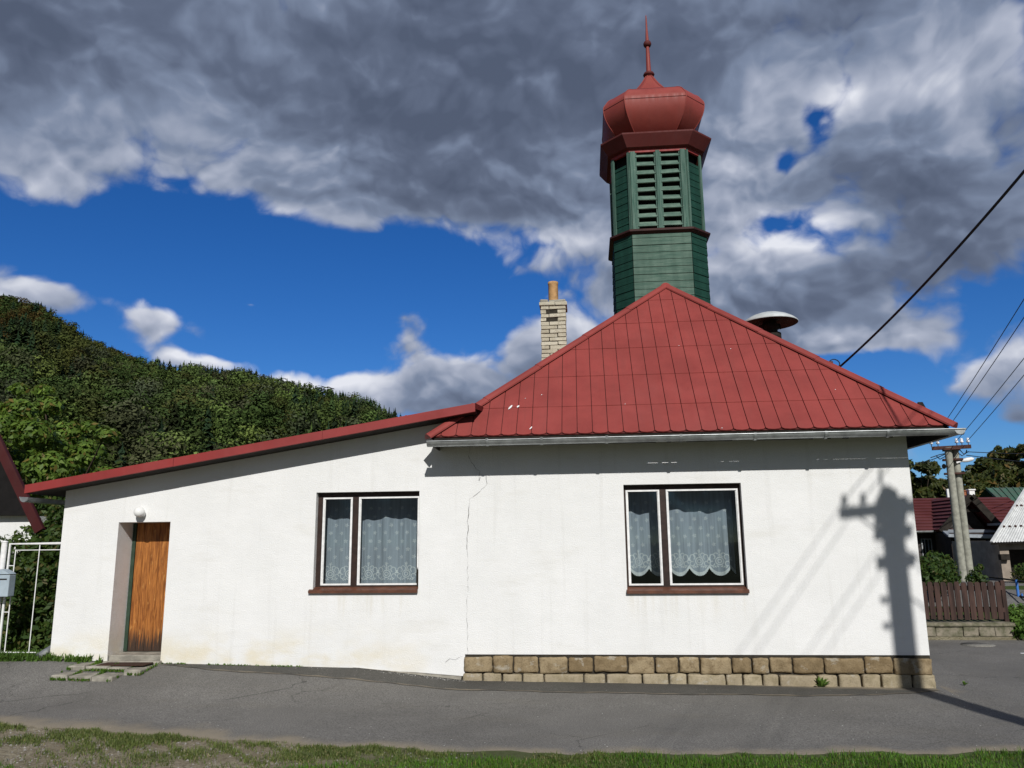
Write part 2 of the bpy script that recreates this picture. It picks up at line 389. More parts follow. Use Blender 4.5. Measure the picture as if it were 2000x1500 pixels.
ROAD_X = [-30, -14, -10, -6.65, -3.5, -.8, 2, 4.1, 8, 20, 40]
ROAD_Y = [-1.9, -2.2, -2.6, -2.86, -3.45, -3.72, -3.56, -3.34, -3.1, -3.0, -3.0]
def south(x): return interp(x, ROAD_X, ROAD_Y)+.05*math.sin(x*5.3)+.035*math.sin(x*13.7+1)+.02*math.sin(x*31)
def sheet(name, rows, off, mat, edgefun, sink=0.0, **props):               # rows: list of rows of (x, y); edge attribute carries the dust at the borders
    n = len(rows[0]); mb = MB()
    vs = [(x, y, G(x, y)+off-(sink if k == 0 else (sink*.2 if k == 1 else 0))) for k, r in enumerate(rows) for x, y in r]
    mb.add(vs, [(j*n+i, j*n+i+1, (j+1)*n+i+1, (j+1)*n+i) for j in range(len(rows)-1) for i in range(n-1)], 0, True)
    o = mb.build(name, mat, **props)
    a = o.data.attributes.new('edge', 'FLOAT', 'POINT'); a.data.foreach_set('value', [edgefun(v[0], v[1]) for v in vs])
    return o
xs = list(np.arange(-16, 30.01, .2))
rows = []
for k in range(31):
    t = k/30; row = []
    for x in xs:
        s = south(x); nn = .35 if x < -8.4 else (.04 if x < 4.66 else 6.02+.0*x)
        if x < -8.4: nn += .1*math.sin(x*4)+.08*math.sin(x*11)
        row.append((x, s+(nn-s)*t))
    rows.append(row)
def road_edge(x, y):
    e = max(0, 1-(y-south(x))/(.50 if x > -4 else .95))
    if x > 3.2: e = max(e, 1.05-abs(math.hypot(max(0, x-4.7), y+.0))/.55 if y > -.6 else 0)
    if x < -8.4: e = max(e, (y+.5)/.7)
    return e*1.0
sheet('road', rows, .006, M_ASPH, road_edge, .022, kind='structure')
# worn darker apron along the foot of the wall
AX = [-6.3, -5.6, -4.7, -2.9, 0.5, 2.6, 3.6, 4.3, 4.75]; AY = [-.10, -.30, -.42, -.62, -.72, -.70, -.62, -.36, -.12]
rows = []
for k in range(7):
    t = k/6; rows.append([(x, .03+(interp(x, AX, AY)+.02*math.sin(x*4)+.012*math.sin(x*13)-.03)*t) for x in np.arange(-6.3, 4.76, .1)])
def apron_edge(x, y):
    e = max(0, 1-abs(y-interp(x, AX, AY))/.075)*.95
    if x > -1.8: e = max(e, (1.0 if x > 2 else .75)*max(0, 1-abs(y)/(.16+.06*max(0, x))))
    return e
sheet('worn_pavement', rows, .014, M_APRON, apron_edge, kind='structure')
# road that climbs behind the fence
rows = [[(x, 7.9+5.0*t/4-(x-6)*.03) for x in np.arange(4, 30.1, 1)] for t in range(5)]
sheet('back_road', rows, .02, M_ASPH, lambda x, y: 0.0, kind='structure')

# ------------------------------------------------------------------ house
house = thing('house', 'white stuccoed house with red metal roofs, low lean-to wing and green turret', 'building', (-1.8, 0, -1.93))
XL, XM, XR = -8.16, -1.80, 4.65
W1 = (-4.10, -2.50, -.645, .795); W2 = (.56, 2.262, -.672, .835); DR = (-7.24, -6.40, -1.70, .385)
EY, EZ = -.45, 1.55
def annex_top(x): return .93 + (x+8.0)*.1565
def top(x): return annex_top(x)-.02 if x < XM else 1.98
def bot(x): return interp(x, [-8.2, -6.4, -3.4, -1.85, -1.80, 5], [-1.645, -1.70, -1.755, -1.86, -1.87, -1.87]) if x < XM-.02 else -1.565
mb = MB()
xb = sorted({XL, XM-.03, XM, XR, *W1[:2], *W2[:2], *DR[:2]})
for a, b in zip(xb[:-1], xb[1:]):
    c = (a+b)/2; holes = [h for h in (W1, W2, DR) if h[0] <= c <= h[1]]
    z0a, z0b = (bot(a), bot(b)) if c < XM-.03 else (-1.565, -1.565)
    ta, tb = (top(a), top(b)) if c < XM else (1.98, 1.98)
    if c < XM and c > XM-.03: z0a = z0b = -1.87
    if holes:
        h = holes[0]
        if h is not DR: mb.add([(a,0,z0a),(b,0,z0b),(b,0,h[2]),(a,0,h[2])], [(0,1,2,3)])
        mb.add([(a,0,h[3]),(b,0,h[3]),(b,0,tb),(a,0,ta)], [(0,1,2,3)])
    else: mb.add([(a,0,z0a),(b,0,z0b),(b,0,tb),(a,0,ta)], [(0,1,2,3)])
for (x0, x1, z0, z1), dp in ((W1, .30), (W2, .30), (DR, .46)):
    mb.add([(x0,0,z0),(x0,dp,z0),(x0,dp,z1),(x0,0,z1)], [(0,1,2,3)]); mb.add([(x1,0,z0),(x1,dp,z0),(x1,dp,z1),(x1,0,z1)], [(3,2,1,0)])
    mb.add([(x0,0,z1),(x0,dp,z1),(x1,dp,z1),(x1,0,z1)], [(0,1,2,3)])
    mb.add([(x0,0,z0),(x0,dp,z0),(x1,dp,z0),(x1,0,z0)], [(3,2,1,0)])
zb = -2.3
mb.add([(XL,0,-1.645),(XL,5,-1.645),(XL,5,top(XL)),(XL,0,top(XL))], [(3,2,1,0)])
mb.add([(XL,5,zb),(XM,5,zb),(XM,5,top(XM)),(XL,5,top(XL))], [(3,2,1,0)])
mb.add([(XR,0,-1.565),(XR,7.2,-1.565),(XR,7.2,1.98),(XR,0,1.98)], [(0,1,2,3)])
mb.add([(XM,7.2,zb),(XR,7.2,zb),(XR,7.2,1.98),(XM,7.2,1.98)], [(3,2,1,0)])
mb.add([(XM,5,zb),(XM,7.2,zb),(XM,7.2,1.98),(XM,5,1.98)], [(3,2,1,0)])
mb.add([(XM,0,1.0),(XM,5,1.0),(XM,5,1.98),(XM,0,1.98)], [(3,2,1,0)])
# thin shadow gap below the low wing and the plaster drip edge
mb.build('wall', M_WALL, house)
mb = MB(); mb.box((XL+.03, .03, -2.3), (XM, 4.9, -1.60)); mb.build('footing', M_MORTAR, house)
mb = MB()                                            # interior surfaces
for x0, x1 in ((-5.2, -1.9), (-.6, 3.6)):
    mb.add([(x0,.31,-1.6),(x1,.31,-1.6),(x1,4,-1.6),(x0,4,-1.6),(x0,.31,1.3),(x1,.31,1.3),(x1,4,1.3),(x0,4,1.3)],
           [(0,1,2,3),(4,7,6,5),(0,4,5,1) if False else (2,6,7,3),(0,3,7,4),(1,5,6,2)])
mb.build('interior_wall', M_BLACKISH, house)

# cracks in the plaster
mb = MB()
def ribbon(pts, w):
    for (x, z), (x2, z2), ww in zip(pts[:-1], pts[1:], w):
        dx, dz = x2-x, z2-z; l = math.hypot(dx, dz) or 1; nx, nz = -dz/l*ww/2, dx/l*ww/2
        mb.add([(x-nx,-.0022,z-nz),(x+nx,-.0022,z+nz),(x2+nx,-.0022,z2+nz),(x2-nx,-.0022,z2-nz)], [(0,1,2,3),(3,2,1,0)])
def jag(pts, step=.05, amp=.012):
    out = []
    for (x, z), (x2, z2) in zip(pts[:-1], pts[1:]):
        n = max(1, int(math.hypot(x2-x, z2-z)/step))
        for k in range(n): out.append((x+(x2-x)*k/n+rnd.uniform(-amp, amp), z+(z2-z)*k/n+rnd.uniform(-amp, amp)))
    return out+[pts[-1]]
P = lambda px, py: (at(px, py, 0).x, at(px, py, 0).z)
for pts, w0 in (([(918,870),(916,890),(925,908),(937,922),(934,938),(940,925),(950,930),(951,945),(932,965),(916,975)], .006), ([(916,975),(914,1020),(913,1080),(914,1090)], .0085), ([(914,1090),(913,1150),(913,1278)], .004),
                ([(870,1293),(880,1285),(890,1288),(903,1282)], .006), ([(1690,1195),(1497,1245)][:1]*1, .003)):
    if len(pts) < 2: continue
    mb = MB(); j = jag([P(*p) for p in pts]); ribbon(j, [w0*rnd.choice([.15, .3, .5, .8, 1]) for _ in j])
    mb.build('crack', basic('crack_grey', (.36, .345, .32), .95), house)  # flat grey ribbons mark the crack lines

# stone plinth
mb = MB(); mb.box((XM-.02, .005, -2.3), (XR+.0, .3, -1.57), 1); mb.box((XR-.3, .3, -2.3), (XR+.02, 7.15, -1.57), 1)
up = [905, 962, 1002, 1052, 1109, 1159, 1226, 1279, 1326, 1367, 1429, 1469, 1503, 1549, 1610, 1689, 1746, 1822]
lo = [903, 942, 980, 1020, 1062, 1139, 1182, 1254, 1305, 1341, 1416, 1449, 1488, 1519, 1595, 1634, 1680, 1718, 1780, 1825]
def stone(x0, x1, z0, z1, y, mi, rough):
    bm = bmesh.new(); bmesh.ops.create_cube(bm, size=1)
    for v in bm.verts: v.co = Vector(((v.co.x+.5)*(x1-x0)+x0, v.co.y*.2+y+.1, (v.co.z+.5)*(z1-z0)+z0))
    bmesh.ops.bevel(bm, geom=bm.edges[:], offset=.028, segments=2, affect='EDGES', profile=.6)
    bmesh.ops.subdivide_edges(bm, edges=[e for e in bm.edges if e.calc_length() > .06], cuts=3, use_grid_fill=True)
    for v in bm.verts:
        if v.co.y < y+.05: v.co.y += rnd.uniform(-1, 1)*rough*.6+rough*math.sin(v.co.x*31+v.co.z*17)
        v.co.x += rnd.uniform(-.007, .007); v.co.z += rnd.uniform(-.007, .007)
    mb.bm(bm, mi, True); bm.free()
for row, mi, z0, z1 in ((up, 0, 1.5, 0), (lo, 2, 0, 0)):
    X = [at(p, 1295, -.05).x for p in row]
    for i, (a, b) in enumerate(zip(X[:-1], X[1:])):
        g = rnd.uniform(.006, .015)
        if mi == 0: stone(a+g, b-g, -1.808+rnd.uniform(-.014, .014), -1.585+rnd.uniform(-.022, .006), -.045+rnd.uniform(-.016, .016), 0, .010)
        else: stone(a+g, b-g, -2.16, -1.822+rnd.uniform(-.008, .008), -.06+rnd.uniform(-.012, .012), 2, .007)
for k in range(10):
    y = .2+k*.68
    mb.rbox((XR-.1, y, -1.84), (XR+.05, y+.66, -1.58), .03, 0, .006, 2); mb.rbox((XR-.1, y-.1, -2.25), (XR+.06, y+.55, -1.855), .03, 2, .006, 2)
mb.build('plinth', [M_STONE, M_MORTAR, M_STONE2], house)

# windows: frame, sashes, panes, sill
def window(op, px, sil):
    x0, x1, z0, z1 = op; yf = .10
    mb = MB(); xs_ = [at(p, 1060, yf).x for p in px]
    a0, a1, b0, b1 = xs_
    e = .0015
    zt, zl = z1-.075, z0+.055
    for q in (((x0+e, yf, z0+.03), (a0, yf+.09, z1-e)), ((a1, yf, z0+.03), (b0, yf+.09, z1-e)), ((b1, yf, z0+.03), (x1-e, yf+.09, z1-e))):
        mb.box(*q)
    for a, b in ((a0, a1), (b0, b1)):
        mb.box((a, yf+.001, zt), (b, yf+.089, z1-e)); mb.box((a, yf+.001, z0+.03), (b, yf+.089, zl))
    w = mb.build('window', M_BROWN, house)
    for a, b in ((a0, a1), (b0, b1)):
        s = MB(); t = .024; y0, y1 = yf-.012, yf+.035
        s.box((a, y0, zl), (a+t, y1, zt)); s.box((b-t, y0, zl), (b, y1, zt)); s.box((a+t, y0+.001, zl), (b-t, y1-.001, zl+t)); s.box((a+t, y0+.001, zt-t), (b-t, y1-.001, zt))
        # thin inner bead
        s.box((a+t, y0+.014, zl+t), (a+t+.010, y1-.006, zt-t)); s.box((b-t-.010, y0+.014, zl+t), (b-t, y1-.006, zt-t))
        sash = s.build('sash', M_WHITE, w)
        g = MB(); g.box((a+t-.004, yf+.012, zl+t-.004), (b-t+.004, yf+.016, zt-t+.004)); g.build('pane', M_GLASS, w)
    s = MB(); p0, p1 = sil
    s.add([(p0,-.05,z0-.052),(p1,-.05,z0-.052),(p1,-.05,z0-.012),(p0,-.05,z0-.012),(p0,yf,z0-.05),(p1,yf,z0-.05),(p1,yf,z0+.032),(p0,yf,z0+.032)],
          [(0,1,2,3),(3,2,6,7),(0,4,5,1),(0,3,7,4),(1,5,6,2),(4,7,6,5)])
    s.build('sill', M_SILL, w)
    return w
window(W1, (629, 687, 699.5, 819.3), (W1[0]-.055, W1[1]-.006))
window(W2, (1225.5, 1292, 1305, 1447), (W2[0]-.01, W2[1]+.012))

mb = MB(); p = at(815.5, 1128, .085); q = random.Random(4); pts = []
for k in range(12): a_ = k*2*math.pi/12; pts.append((p.x+.026*math.cos(a_)*q.uniform(.5, 1.1), .0862, p.z+.15*math.sin(a_)*q.uniform(.75, 1.1)))
mb.add(pts, [tuple(range(11, -1, -1))]); mb.add([(x_, .09, z_) for x_, y_, z_ in pts], [tuple(range(12))]); mb.build('peeled_paint', M_DARK, house)

# lace curtains behind the glass
def curtain(x0, x1, z0, z1, y, label, scallop, folds, seed, hem):
    r = random.Random(seed); n = int((x1-x0)/.012); mb = MB()
    ph = [(r.uniform(6, 10), r.uniform(0, 6.3), .034), (r.uniform(17, 23), r.uniform(0, 6.3), .026), (r.uniform(36, 44), r.uniform(0, 6.3), .008)]
    def off(x, k=1.0): return y+folds*sum(a*math.sin(f*(x-x0)+p) for f, p, a in ph)*k
    def foot(x):
        if not scallop: return z0
        t = ((x-x0)/scallop) % 1.0
        return z0+.11*(abs(2*t-1))**2.2
    rowsn = 14; vs = []
    for j in range(rowsn+1):
        for i in range(n+1):
            x = x0+(x1-x0)*i/n; f = foot(x); t = j/rowsn; z = f+(z1-f)*t
            vs.append((x, off(x, 1.0-.3*t), z))
    mb.add(vs, [(j*(n+1)+i, j*(n+1)+i+1, (j+1)*(n+1)+i+1, (j+1)*(n+1)+i) for j in range(rowsn) for i in range(n)], 0, True)
    def disc(cx, cz, rx, rz, ang, k=6):
        pts = []
        for q in range(k):
            u, v = rx*math.cos(2*math.pi*q/k), rz*math.sin(2*math.pi*q/k); X = cx+u*math.cos(ang)-v*math.sin(ang); Z = cz+u*math.sin(ang)+v*math.cos(ang)
            if X < x0 or X > x1: return
            pts.append((X, off(X, 1.0-.3*(Z-z0)/(z1-z0))-.004, Z))
        mb.add(pts, [tuple(range(k))], 1)
    def flower(cx, cz, s):
        a0 = r.uniform(0, 6.3)
        for q in range(5): a = a0+q*2*math.pi/5; disc(cx+s*.62*math.cos(a), cz+s*.62*math.sin(a), s*.50, s*.20, a)
    def arc(cx, cz, rad, a0, a1, w, k=10):
        pr = []
        for q in range(k+1):
            a = a0+(a1-a0)*q/k
            for rr in (rad-w/2, rad+w/2):
                X = cx+rr*math.cos(a); Z = cz+rr*math.sin(a)
                if X < x0 or X > x1: return
                pr.append((X, off(X, 1.0-.3*(Z-z0)/(z1-z0))-.004, Z))
        mb.add(pr, [(2*q, 2*q+1, 2*q+3, 2*q+2) for q in range(k)], 1)
    step = .175; j = 0; z = hem+.14
    while z < z1-.1:
        x = x0+.05+(j % 2)*step/2
        while x < x1: flower(x+r.uniform(-.02, .02), z+r.uniform(-.01, .01), .029); x += step
        z += .125; j += 1
    per = scallop or .30; x = x0+per/2
    while x < x1+per:
        c = hem-.11
        arc(x, c, .055, 0, 2*math.pi, .014, 16); arc(x, c, .026, 0, 2*math.pi, .012, 10)
        for sg in (-1, 1):
            arc(x+sg*.098, c+.062, .036, 0 if sg > 0 else math.pi, (4.3 if sg > 0 else math.pi-4.3), .012)
            arc(x+sg*.105, c-.035, .034, 0, 5.2*sg, .012); arc(x+sg*.05, c+.09, .03, .4, 4.6, .010)
            disc(x+sg*per/2*.96, c+.02, .03, .012, .5*sg); disc(x+sg*per/2*.96, c+.045, .024, .01, -.6*sg)
            for q in range(3): disc(x+sg*(.03+.03*q), c-.075-.006*q, .02, .009, sg*.7)
        for q in range(4): disc(x, c+.075+.024*q, .018-.003*q, .008, (q % 2)*1.2-.6)
        flower(x, c+.155, .024); x += per
    if scallop:                                                    # dense embroidered hem
        for i in range(n):
            xa = x0+(x1-x0)*i/n; xb_ = x0+(x1-x0)*(i+1)/n
            mb.add([(xa, off(xa)-.003, foot(xa)-.006*(i % 2)), (xb_, off(xb_)-.003, foot(xb_)-.006*((i+1) % 2)), (xb_, off(xb_)-.003, foot(xb_)+.05), (xa, off(xa)-.003, foot(xa)+.05)], [(0,1,2,3)], 1)
    else:
        for i in range(n):
            xa = x0+(x1-x0)*i/n; xb_ = x0+(x1-x0)*(i+1)/n
            mb.add([(xa, off(xa)-.003, z0), (xb_, off(xb_)-.003, z0), (xb_, off(xb_)-.003, z0+.02), (xa, off(xa)-.003, z0+.02)], [(0,1,2,3)], 1)
    o = mb.build('curtain', [M_SHEER, M_LACE], None, label=label, category='curtain', group='lace curtains in the front windows')
    return o
curtain(-4.15, -2.35, -.60, .75, .52, 'long white lace curtain filling the window of the low wing down to its sill', None, 1.0, 3, -.33)
def c2x(p): return at(p, 1040, .5).x
curtain(c2x(1226), c2x(1432), -.50, .80, .50, 'short white lace curtain with scalloped hem in the window above the stone plinth', .30, 1.1, 8, -.18)
mb = MB(); xa, xb2 = c2x(1432), c2x(1470)
mb.add([(xa+(xb2-xa)*i/8, .56+.015*math.sin(i*1.7), z) for z in (-.42, .8) for i in range(9)], [(i, i+1, i+10, i+9) for i in range(8)], 0, True)
mb.build('net_strip', M_SHEER2, None, label='narrow dim net strip hanging beside the short scalloped lace curtain', category='curtain')

# door in its deep recess
mb = MB(); x0, x1 = DR[0]+.06, DR[1]+.0
pl_n = 6
for k in range(pl_n):
    a = x0+(x1-x0)*k/pl_n; b = x0+(x1-x0)*(k+1)/pl_n
    mb.rbox((a+.0015, .425, -1.585), (b-.0015, .455, DR[3]-.002), .004)
dr = mb.build('door', M_DOOR, house)
mb = MB(); mb.box((DR[0]+.002, .41, -1.585), (DR[0]+.058, .458, DR[3]-.002)); mb.build('frame', basic('green_door_frame', (.03, .055, .035), .6), dr)
mb = MB(); mb.rbox((DR[0]+.003, .02, -1.72), (DR[1]-.003, .457, -1.59), .012, 0, .003); mb.rbox((DR[0]-.02, -.10, -2.0), (DR[1]+.03, .018, -1.665), .015, 0, .004)
mb.build('threshold', M_CONC, dr)


# ------------------------------------------------------------------ roofs
def clip(poly, a, b, c):                                            # keep a*u+b*v <= c
    out = []
    for i in range(len(poly)):
        p, q = poly[i], poly[(i+1) % len(poly)]; dp, dq = a*p[0]+b*p[1]-c, a*q[0]+b*q[1]-c
        if dp <= 0: out.append(p)
        if dp*dq < 0: t = dp/(dp-dq); out.append((p[0]+(q[0]-p[0])*t, p[1]+(q[1]-p[1])*t))
    return out
def roof_face(mb, O, U, V, poly, pitch, rows, u0=0.0, gap=.0055, th=.022, scallop=True):
    O, U, V = Vector(O), Vector(U).normalized(), Vector(V).normalized(); N = U.cross(V).normalized()
    mb.add([O+U*u+V*v-N*.012 for u, v in poly], [tuple(range(len(poly)))], 1)
    mb.add([O+U*u+V*v-N*.04 for u, v in poly], [tuple(range(len(poly)-1, -1, -1))], 2)
    us = [p[0] for p in poly]; vs_ = [p[1] for p in poly]
    cx_, cy_ = sum(us)/len(us), sum(vs_)/len(vs_)
    halves = []
    for i in range(len(poly)):
        p, q = poly[i], poly[(i+1) % len(poly)]; a, b = q[1]-p[1], -(q[0]-p[0]); c = a*p[0]+b*p[1]
        if a*cx_+b*cy_ > c: a, b, c = -a, -b, -c
        halves.append((a, b, c))
    u = min(us)+u0
    while u < max(us):
        for j, (v0, v1) in enumerate(zip(rows[:-1], rows[1:])):
            if j == 0 and scallop: cell = [(u+gap, v0+.03), (u+.035, v0+.004), (u+pitch*.5, v0-.006), (u+pitch-.035, v0+.004), (u+pitch-gap, v0+.03), (u+pitch-gap, v1-.001), (u+gap, v1-.001)]
            else: cell = [(u+gap, v0), (u+pitch-gap, v0), (u+pitch-gap, v1-.001), (u+gap, v1-.001)]
            for k, (a, b, c) in enumerate(halves):
                if j == 0 and scallop and abs(a) < 1e-6: continue
                cell = clip(cell, a, b, c)
                if len(cell) < 3: break
            if len(cell) < 3: continue
            dz = rnd.uniform(-.0015, .0015)
            topv = [O+U*p+V*q+N*(.006+.006*(1-(q-v0)/(v1-v0))+dz) for p, q in cell]
            k = len(topv); low = [p-N*th for p in topv]
            mb.add(topv+low, [tuple(range(k))]+[(i, k+i, k+(i+1) % k, (i+1) % k) for i in range(k)], 0)
        u += pitch
RX0, RX1, AXx, AY, AZ = -2.26, 5.08, 1.61, 2.60, 4.73
BY, BY2 = 7.65, 4.9
mb = MB()
run = AY-EY; sl = math.hypot(run, AZ-EZ)
wid = RX1-RX0
roof_face(mb, (RX0, EY, EZ), (1, 0, 0), (0, run, AZ-EZ), [(0, 0), (wid, 0), (AXx-RX0, sl)], .2225, [0, .66, 1.46, 2.26, 3.06, 3.86, 4.5], -.06)
sl2 = math.hypot(AXx-RX0, AZ-EZ); L = BY-EY
roof_face(mb, (RX0, BY, EZ), (0, -1, 0), (AXx-RX0, 0, AZ-EZ), [(0, 0), (L, 0), (L-run, sl2), (BY-BY2, sl2)], .2225, [0, .7, 1.5, 2.3, 3.1, 3.9, 5.2], -.03)
sl3 = math.hypot(RX1-AXx, AZ-EZ)
roof_face(mb, (RX1, EY, EZ), (0, 1, 0), (AXx-RX1, 0, AZ-EZ), [(0, 0), (L, 0), (BY2-EY, sl3), (run, sl3)], .2225, [0, .7, 1.5, 2.3, 3.1, 3.9, 5.2], -.03)
mb.add([(RX0, BY, EZ), (RX1, BY, EZ), (AXx, BY2, AZ)], [(0, 2, 1), (0, 1, 2)], 0)
roof = mb.build('roof', [M_ROOF, M_GROOVE, M_DARK], house)
def cap(p, q, w=.085, h=.045, name='hip_cap'):
    p, q = Vector(p), Vector(q); d = (q-p).normalized(); sx = d.cross(Vector((0, 0, 1))).normalized(); up = sx.cross(d)
    m_ = MB(); prof = [(-w, -.035), (-w, -.012), (-w*.62, h*.55), (-w*.2, h), (w*.2, h), (w*.62, h*.55), (w, -.012), (w, -.035)]
    n = len(prof); segs = 5; vs = []
    for k in range(segs):
        a = p+(q-p)*(k/segs); b = p+(q-p)*((k+1)/segs+.006)
        vs = [a+sx*u+up*(v+.012) for u, v in prof]+[b+sx*u+up*(v+.004) for u, v in prof]
        m_.add(vs, [(i, i+1, n+i+1, n+i) for i in range(n-1)]+[tuple(range(n-1, -1, -1)), tuple(range(n, 2*n))], 0)
    m_.build(name, M_ROOF, roof)
cap((RX0-.03, EY-.03, EZ-.01), (AXx, AY, AZ)); cap((RX1+.05, EY-.04, EZ-.02), (AXx, AY, AZ)); cap((AXx, AY-.02, AZ), (AXx, BY2, AZ), name='ridge_cap')
cap((RX0, BY, EZ), (AXx, BY2, AZ)); cap((RX1, BY, EZ), (AXx, BY2, AZ))
# white chips where the paint has flaked off the front slope
mb = MB(); Nf = Vector((0, -(AZ-EZ), run)).normalized()
for px, py, w, h in ((997, 797, .040, .13), (1012, 796, .04, .06), (1037, 838, .025, .08), (1058, 773, .016, .03), (1026, 780, .012, .02), (1326, 677, .014, .02), (1427, 683, .013, .025), (1631, 763, .013, .02), (1221, 791, .012, .02), (1410, 838, .02, .014)):
    d = ray(px, py); t = ((Vector((0, EY, EZ))-Vector((0, -D, 0))).dot(Nf))/d.dot(Nf); p = Vector((0, -D, 0))+d*t+Nf*.021
    V_ = Vector((0, run, AZ-EZ)).normalized()
    pts = [p+Vector((w*.5*math.cos(a)*rnd.uniform(.6, 1.1)+.2*h*math.sin(a), 0, 0))+V_*(h*.5*math.sin(a)*rnd.uniform(.7, 1.1)) for a in [k*math.pi/3.5 for k in range(7)]]
    mb = MB(); mb.add(pts, [tuple(range(7))]); mb.build('flaked_patch', M_WHITE, roof)
# eave board with the slits that let stripes of sun through
mb = MB()
def fb(x0, x1, z): mb.box((x0, EY+.005, z), (x1, EY+.025, EZ-.02))
xx = RX0+.05
for x1_, zz_ in ((1.03, 1.40), (1.18, 1.486), (1.24, 1.40), (1.46, 1.487), (2.1, 1.40), (2.4, 1.485), (3.22, 1.40), (3.40, 1.484), (3.46, 1.40), (3.62, 1.486), (3.7, 1.40), (4.26, 1.487), (4.3, 1.40), (RX1-.02, 1.488)):
    fb(xx, x1_, zz_ if zz_ < 1.45 else zz_-.021); xx = x1_
mb.box((RX1-.045, EY+.03, 1.40), (RX1-.025, BY, EZ-.02)); mb.box((RX0+.05, EY+.03, 1.40), (RX0+.07, .0, EZ-.02))
for k in range(11):
    x = RX0+.35+k*.68
    mb.bar((x, EY+.03, EZ-.10), (x, .01, EZ-.10+.46*(AZ-EZ)/run), .07, .09)
mb.build('eave_board', M_DARK, house)
# gutter with brackets
def halfround(mb, p, q, r, out, thick=.004, cap0=True, cap1=True):
    p, q, out = Vector(p), Vector(q), Vector(out); n = 12; vs = []
    for rr in (r, r-thick):
        for e in (p, q):
            for k in range(n+1):
                a = math.pi*k/n; vs.append(e+out*(-math.cos(a)*rr)*-1+Vector((0, 0, -math.sin(a)*rr*1.05)))
    fs = []
    for i in range(n):
        fs.append((i, i+1, n+1+i+1, n+1+i)); fs.append((2*(n+1)+i, 3*(n+1)+i, 3*(n+1)+i+1, 2*(n+1)+i+1))
    mb.add(vs, fs, 0, True)
    if cap0: mb.add(vs[:n+1], [tuple(range(n+1))])
    if cap1: mb.add(vs[n+1:2*(n+1)], [tuple(range(n, -1, -1))])
    mb.tube([p+out*r, q+out*r], .010, 8)
    mb.add([vs[0], vs[n+1], vs[3*(n+1)], vs[2*(n+1)]], [(0,1,2,3)]); mb.add([vs[n], vs[2*n+1], vs[4*n+3], vs[3*n+2]], [(0,1,2,3)])
GZ = 1.475; GR = .072; GY = -.535
mb = MB(); halfround(mb, (RX0-.02, GY, GZ-.008), (5.20, GY, GZ+.004), GR, (0, -1, 0), cap1=False); halfround(mb, (5.135, GY-.07, GZ+.004), (5.135, BY, GZ+.004), GR, (1, 0, 0), cap0=True)
gut = mb.build('gutter', M_GALV, house)
for px in (952, 1058, 1185, 1329, 1474, 1612, 1733):
    x = at(px, 860, GY).x; b = MB(); n = 10; w = .018
    for k in range(n):
        a0, a1 = math.pi*k/n, math.pi*(k+1)/n; r = GR+.009
        p = [(GY-math.cos(a)*r, GZ-math.sin(a)*r*1.05) for a in (a0, a1)]; q = [(GY-math.cos(a)*(r+.004), GZ-math.sin(a)*(r+.004)*1.05) for a in (a0, a1)]
        b.add([(x-w, *p[0]), (x+w, *p[0]), (x+w, *p[1]), (x-w, *p[1]), (x-w, *q[0]), (x+w, *q[0]), (x+w, *q[1]), (x-w, *q[1])], [(4,5,6,7),(0,1,5,4),(2,3,7,6),(0,4,7,3),(1,2,6,5)])
    b.box((x-w, GY-GR-.012, GZ+.008), (x+w, EY+.03, GZ+.013)); b.build('bracket', M_GALV, gut)
# low wing roof
AXL, AXR = -8.54, -1.60
def az(x): return .945+(x-AXL)*(2.035-.945)/(AXR-AXL)
mb = MB()
y0, y1 = -.42, 5.2
mb.add([(AXL,y0+.02,az(AXL)),(AXR,y0+.02,az(AXR)),(AXR,y1,az(AXR)),(AXL,y1,az(AXL))], [(0,1,2,3)], 0)
mb.add([(AXL,y0+.02,az(AXL)-.12),(AXR,y0+.02,az(AXR)-.12),(AXR,y1,az(AXR)-.12),(AXL,y1,az(AXL)-.12)], [(3,2,1,0)], 1)
mb.add([(AXR,y0+.02,az(AXR)),(AXR,y1,az(AXR)),(AXR,y1,az(AXR)-.12),(AXR,y0+.02,az(AXR)-.12)], [(3,2,1,0)], 1)
mb.add([(AXL,y0+.02,az(AXL)),(AXL,y1,az(AXL)),(AXL,y1,az(AXL)-.12),(AXL,y0+.02,az(AXL)-.12)], [(0,1,2,3)], 0)
for k in range(7):
    x = AXL+.9+k*1.0; mb.bar((x, y0+.03, az(x)+.012), (x, y1, az(x)+.012), .02, .025)
aroof = mb.build('lean_to_roof', [M_ROOF, M_DARK], house)
mb = MB()                                            # folded red edge trim, in three lengths
cuts = [AXL-.01, -6.2, -3.9, AXR+.01]
for a, b in zip(cuts[:-1], cuts[1:]):
    g = .002; y = y0+rnd.uniform(-.002, .002)
    mb.add([(a+g,y,az(a)+.012),(b-g,y,az(b)+.012),(b-g,y,az(b)-.115),(a+g,y,az(a)-.115),(a+g,y+.10,az(a)+.028),(b-g,y+.10,az(b)+.028),(a+g,y+.018,az(a)-.122),(b-g,y+.018,az(b)-.122),(a+g,y+.10,az(a)+.004),(b-g,y+.10,az(b)+.004)],
           [(0,3,2,1),(0,1,5,4),(3,6,7,2),(4,5,9,8),(0,4,8,6),(0,6,3),(1,7,9),(1,2,7),(1,9,5),(6,8,9,7)])
e = AXR+.011
mb.add([(e,y0,az(e)+.012),(e,y0,az(e)-.08),(e+.12,.35,az(e)-.02),(e+.12,.35,az(e)+.02),(e-.02,.35,az(e)+.03)], [(0,1,2,3),(0,3,4),(3,2,1,0)])
mb.build('fascia', M_FASCIA, aroof)
mb = MB()                                            # flashing where the low roof runs into the main slope
mb.add([(e+.02,.12,2.01),(e+.30,.12,2.04),(e+.30,.62,2.30),(e+.02,.62,2.06)], [(0,1,2,3),(3,2,1,0)]); mb.build('flashing', M_ROOF, aroof)
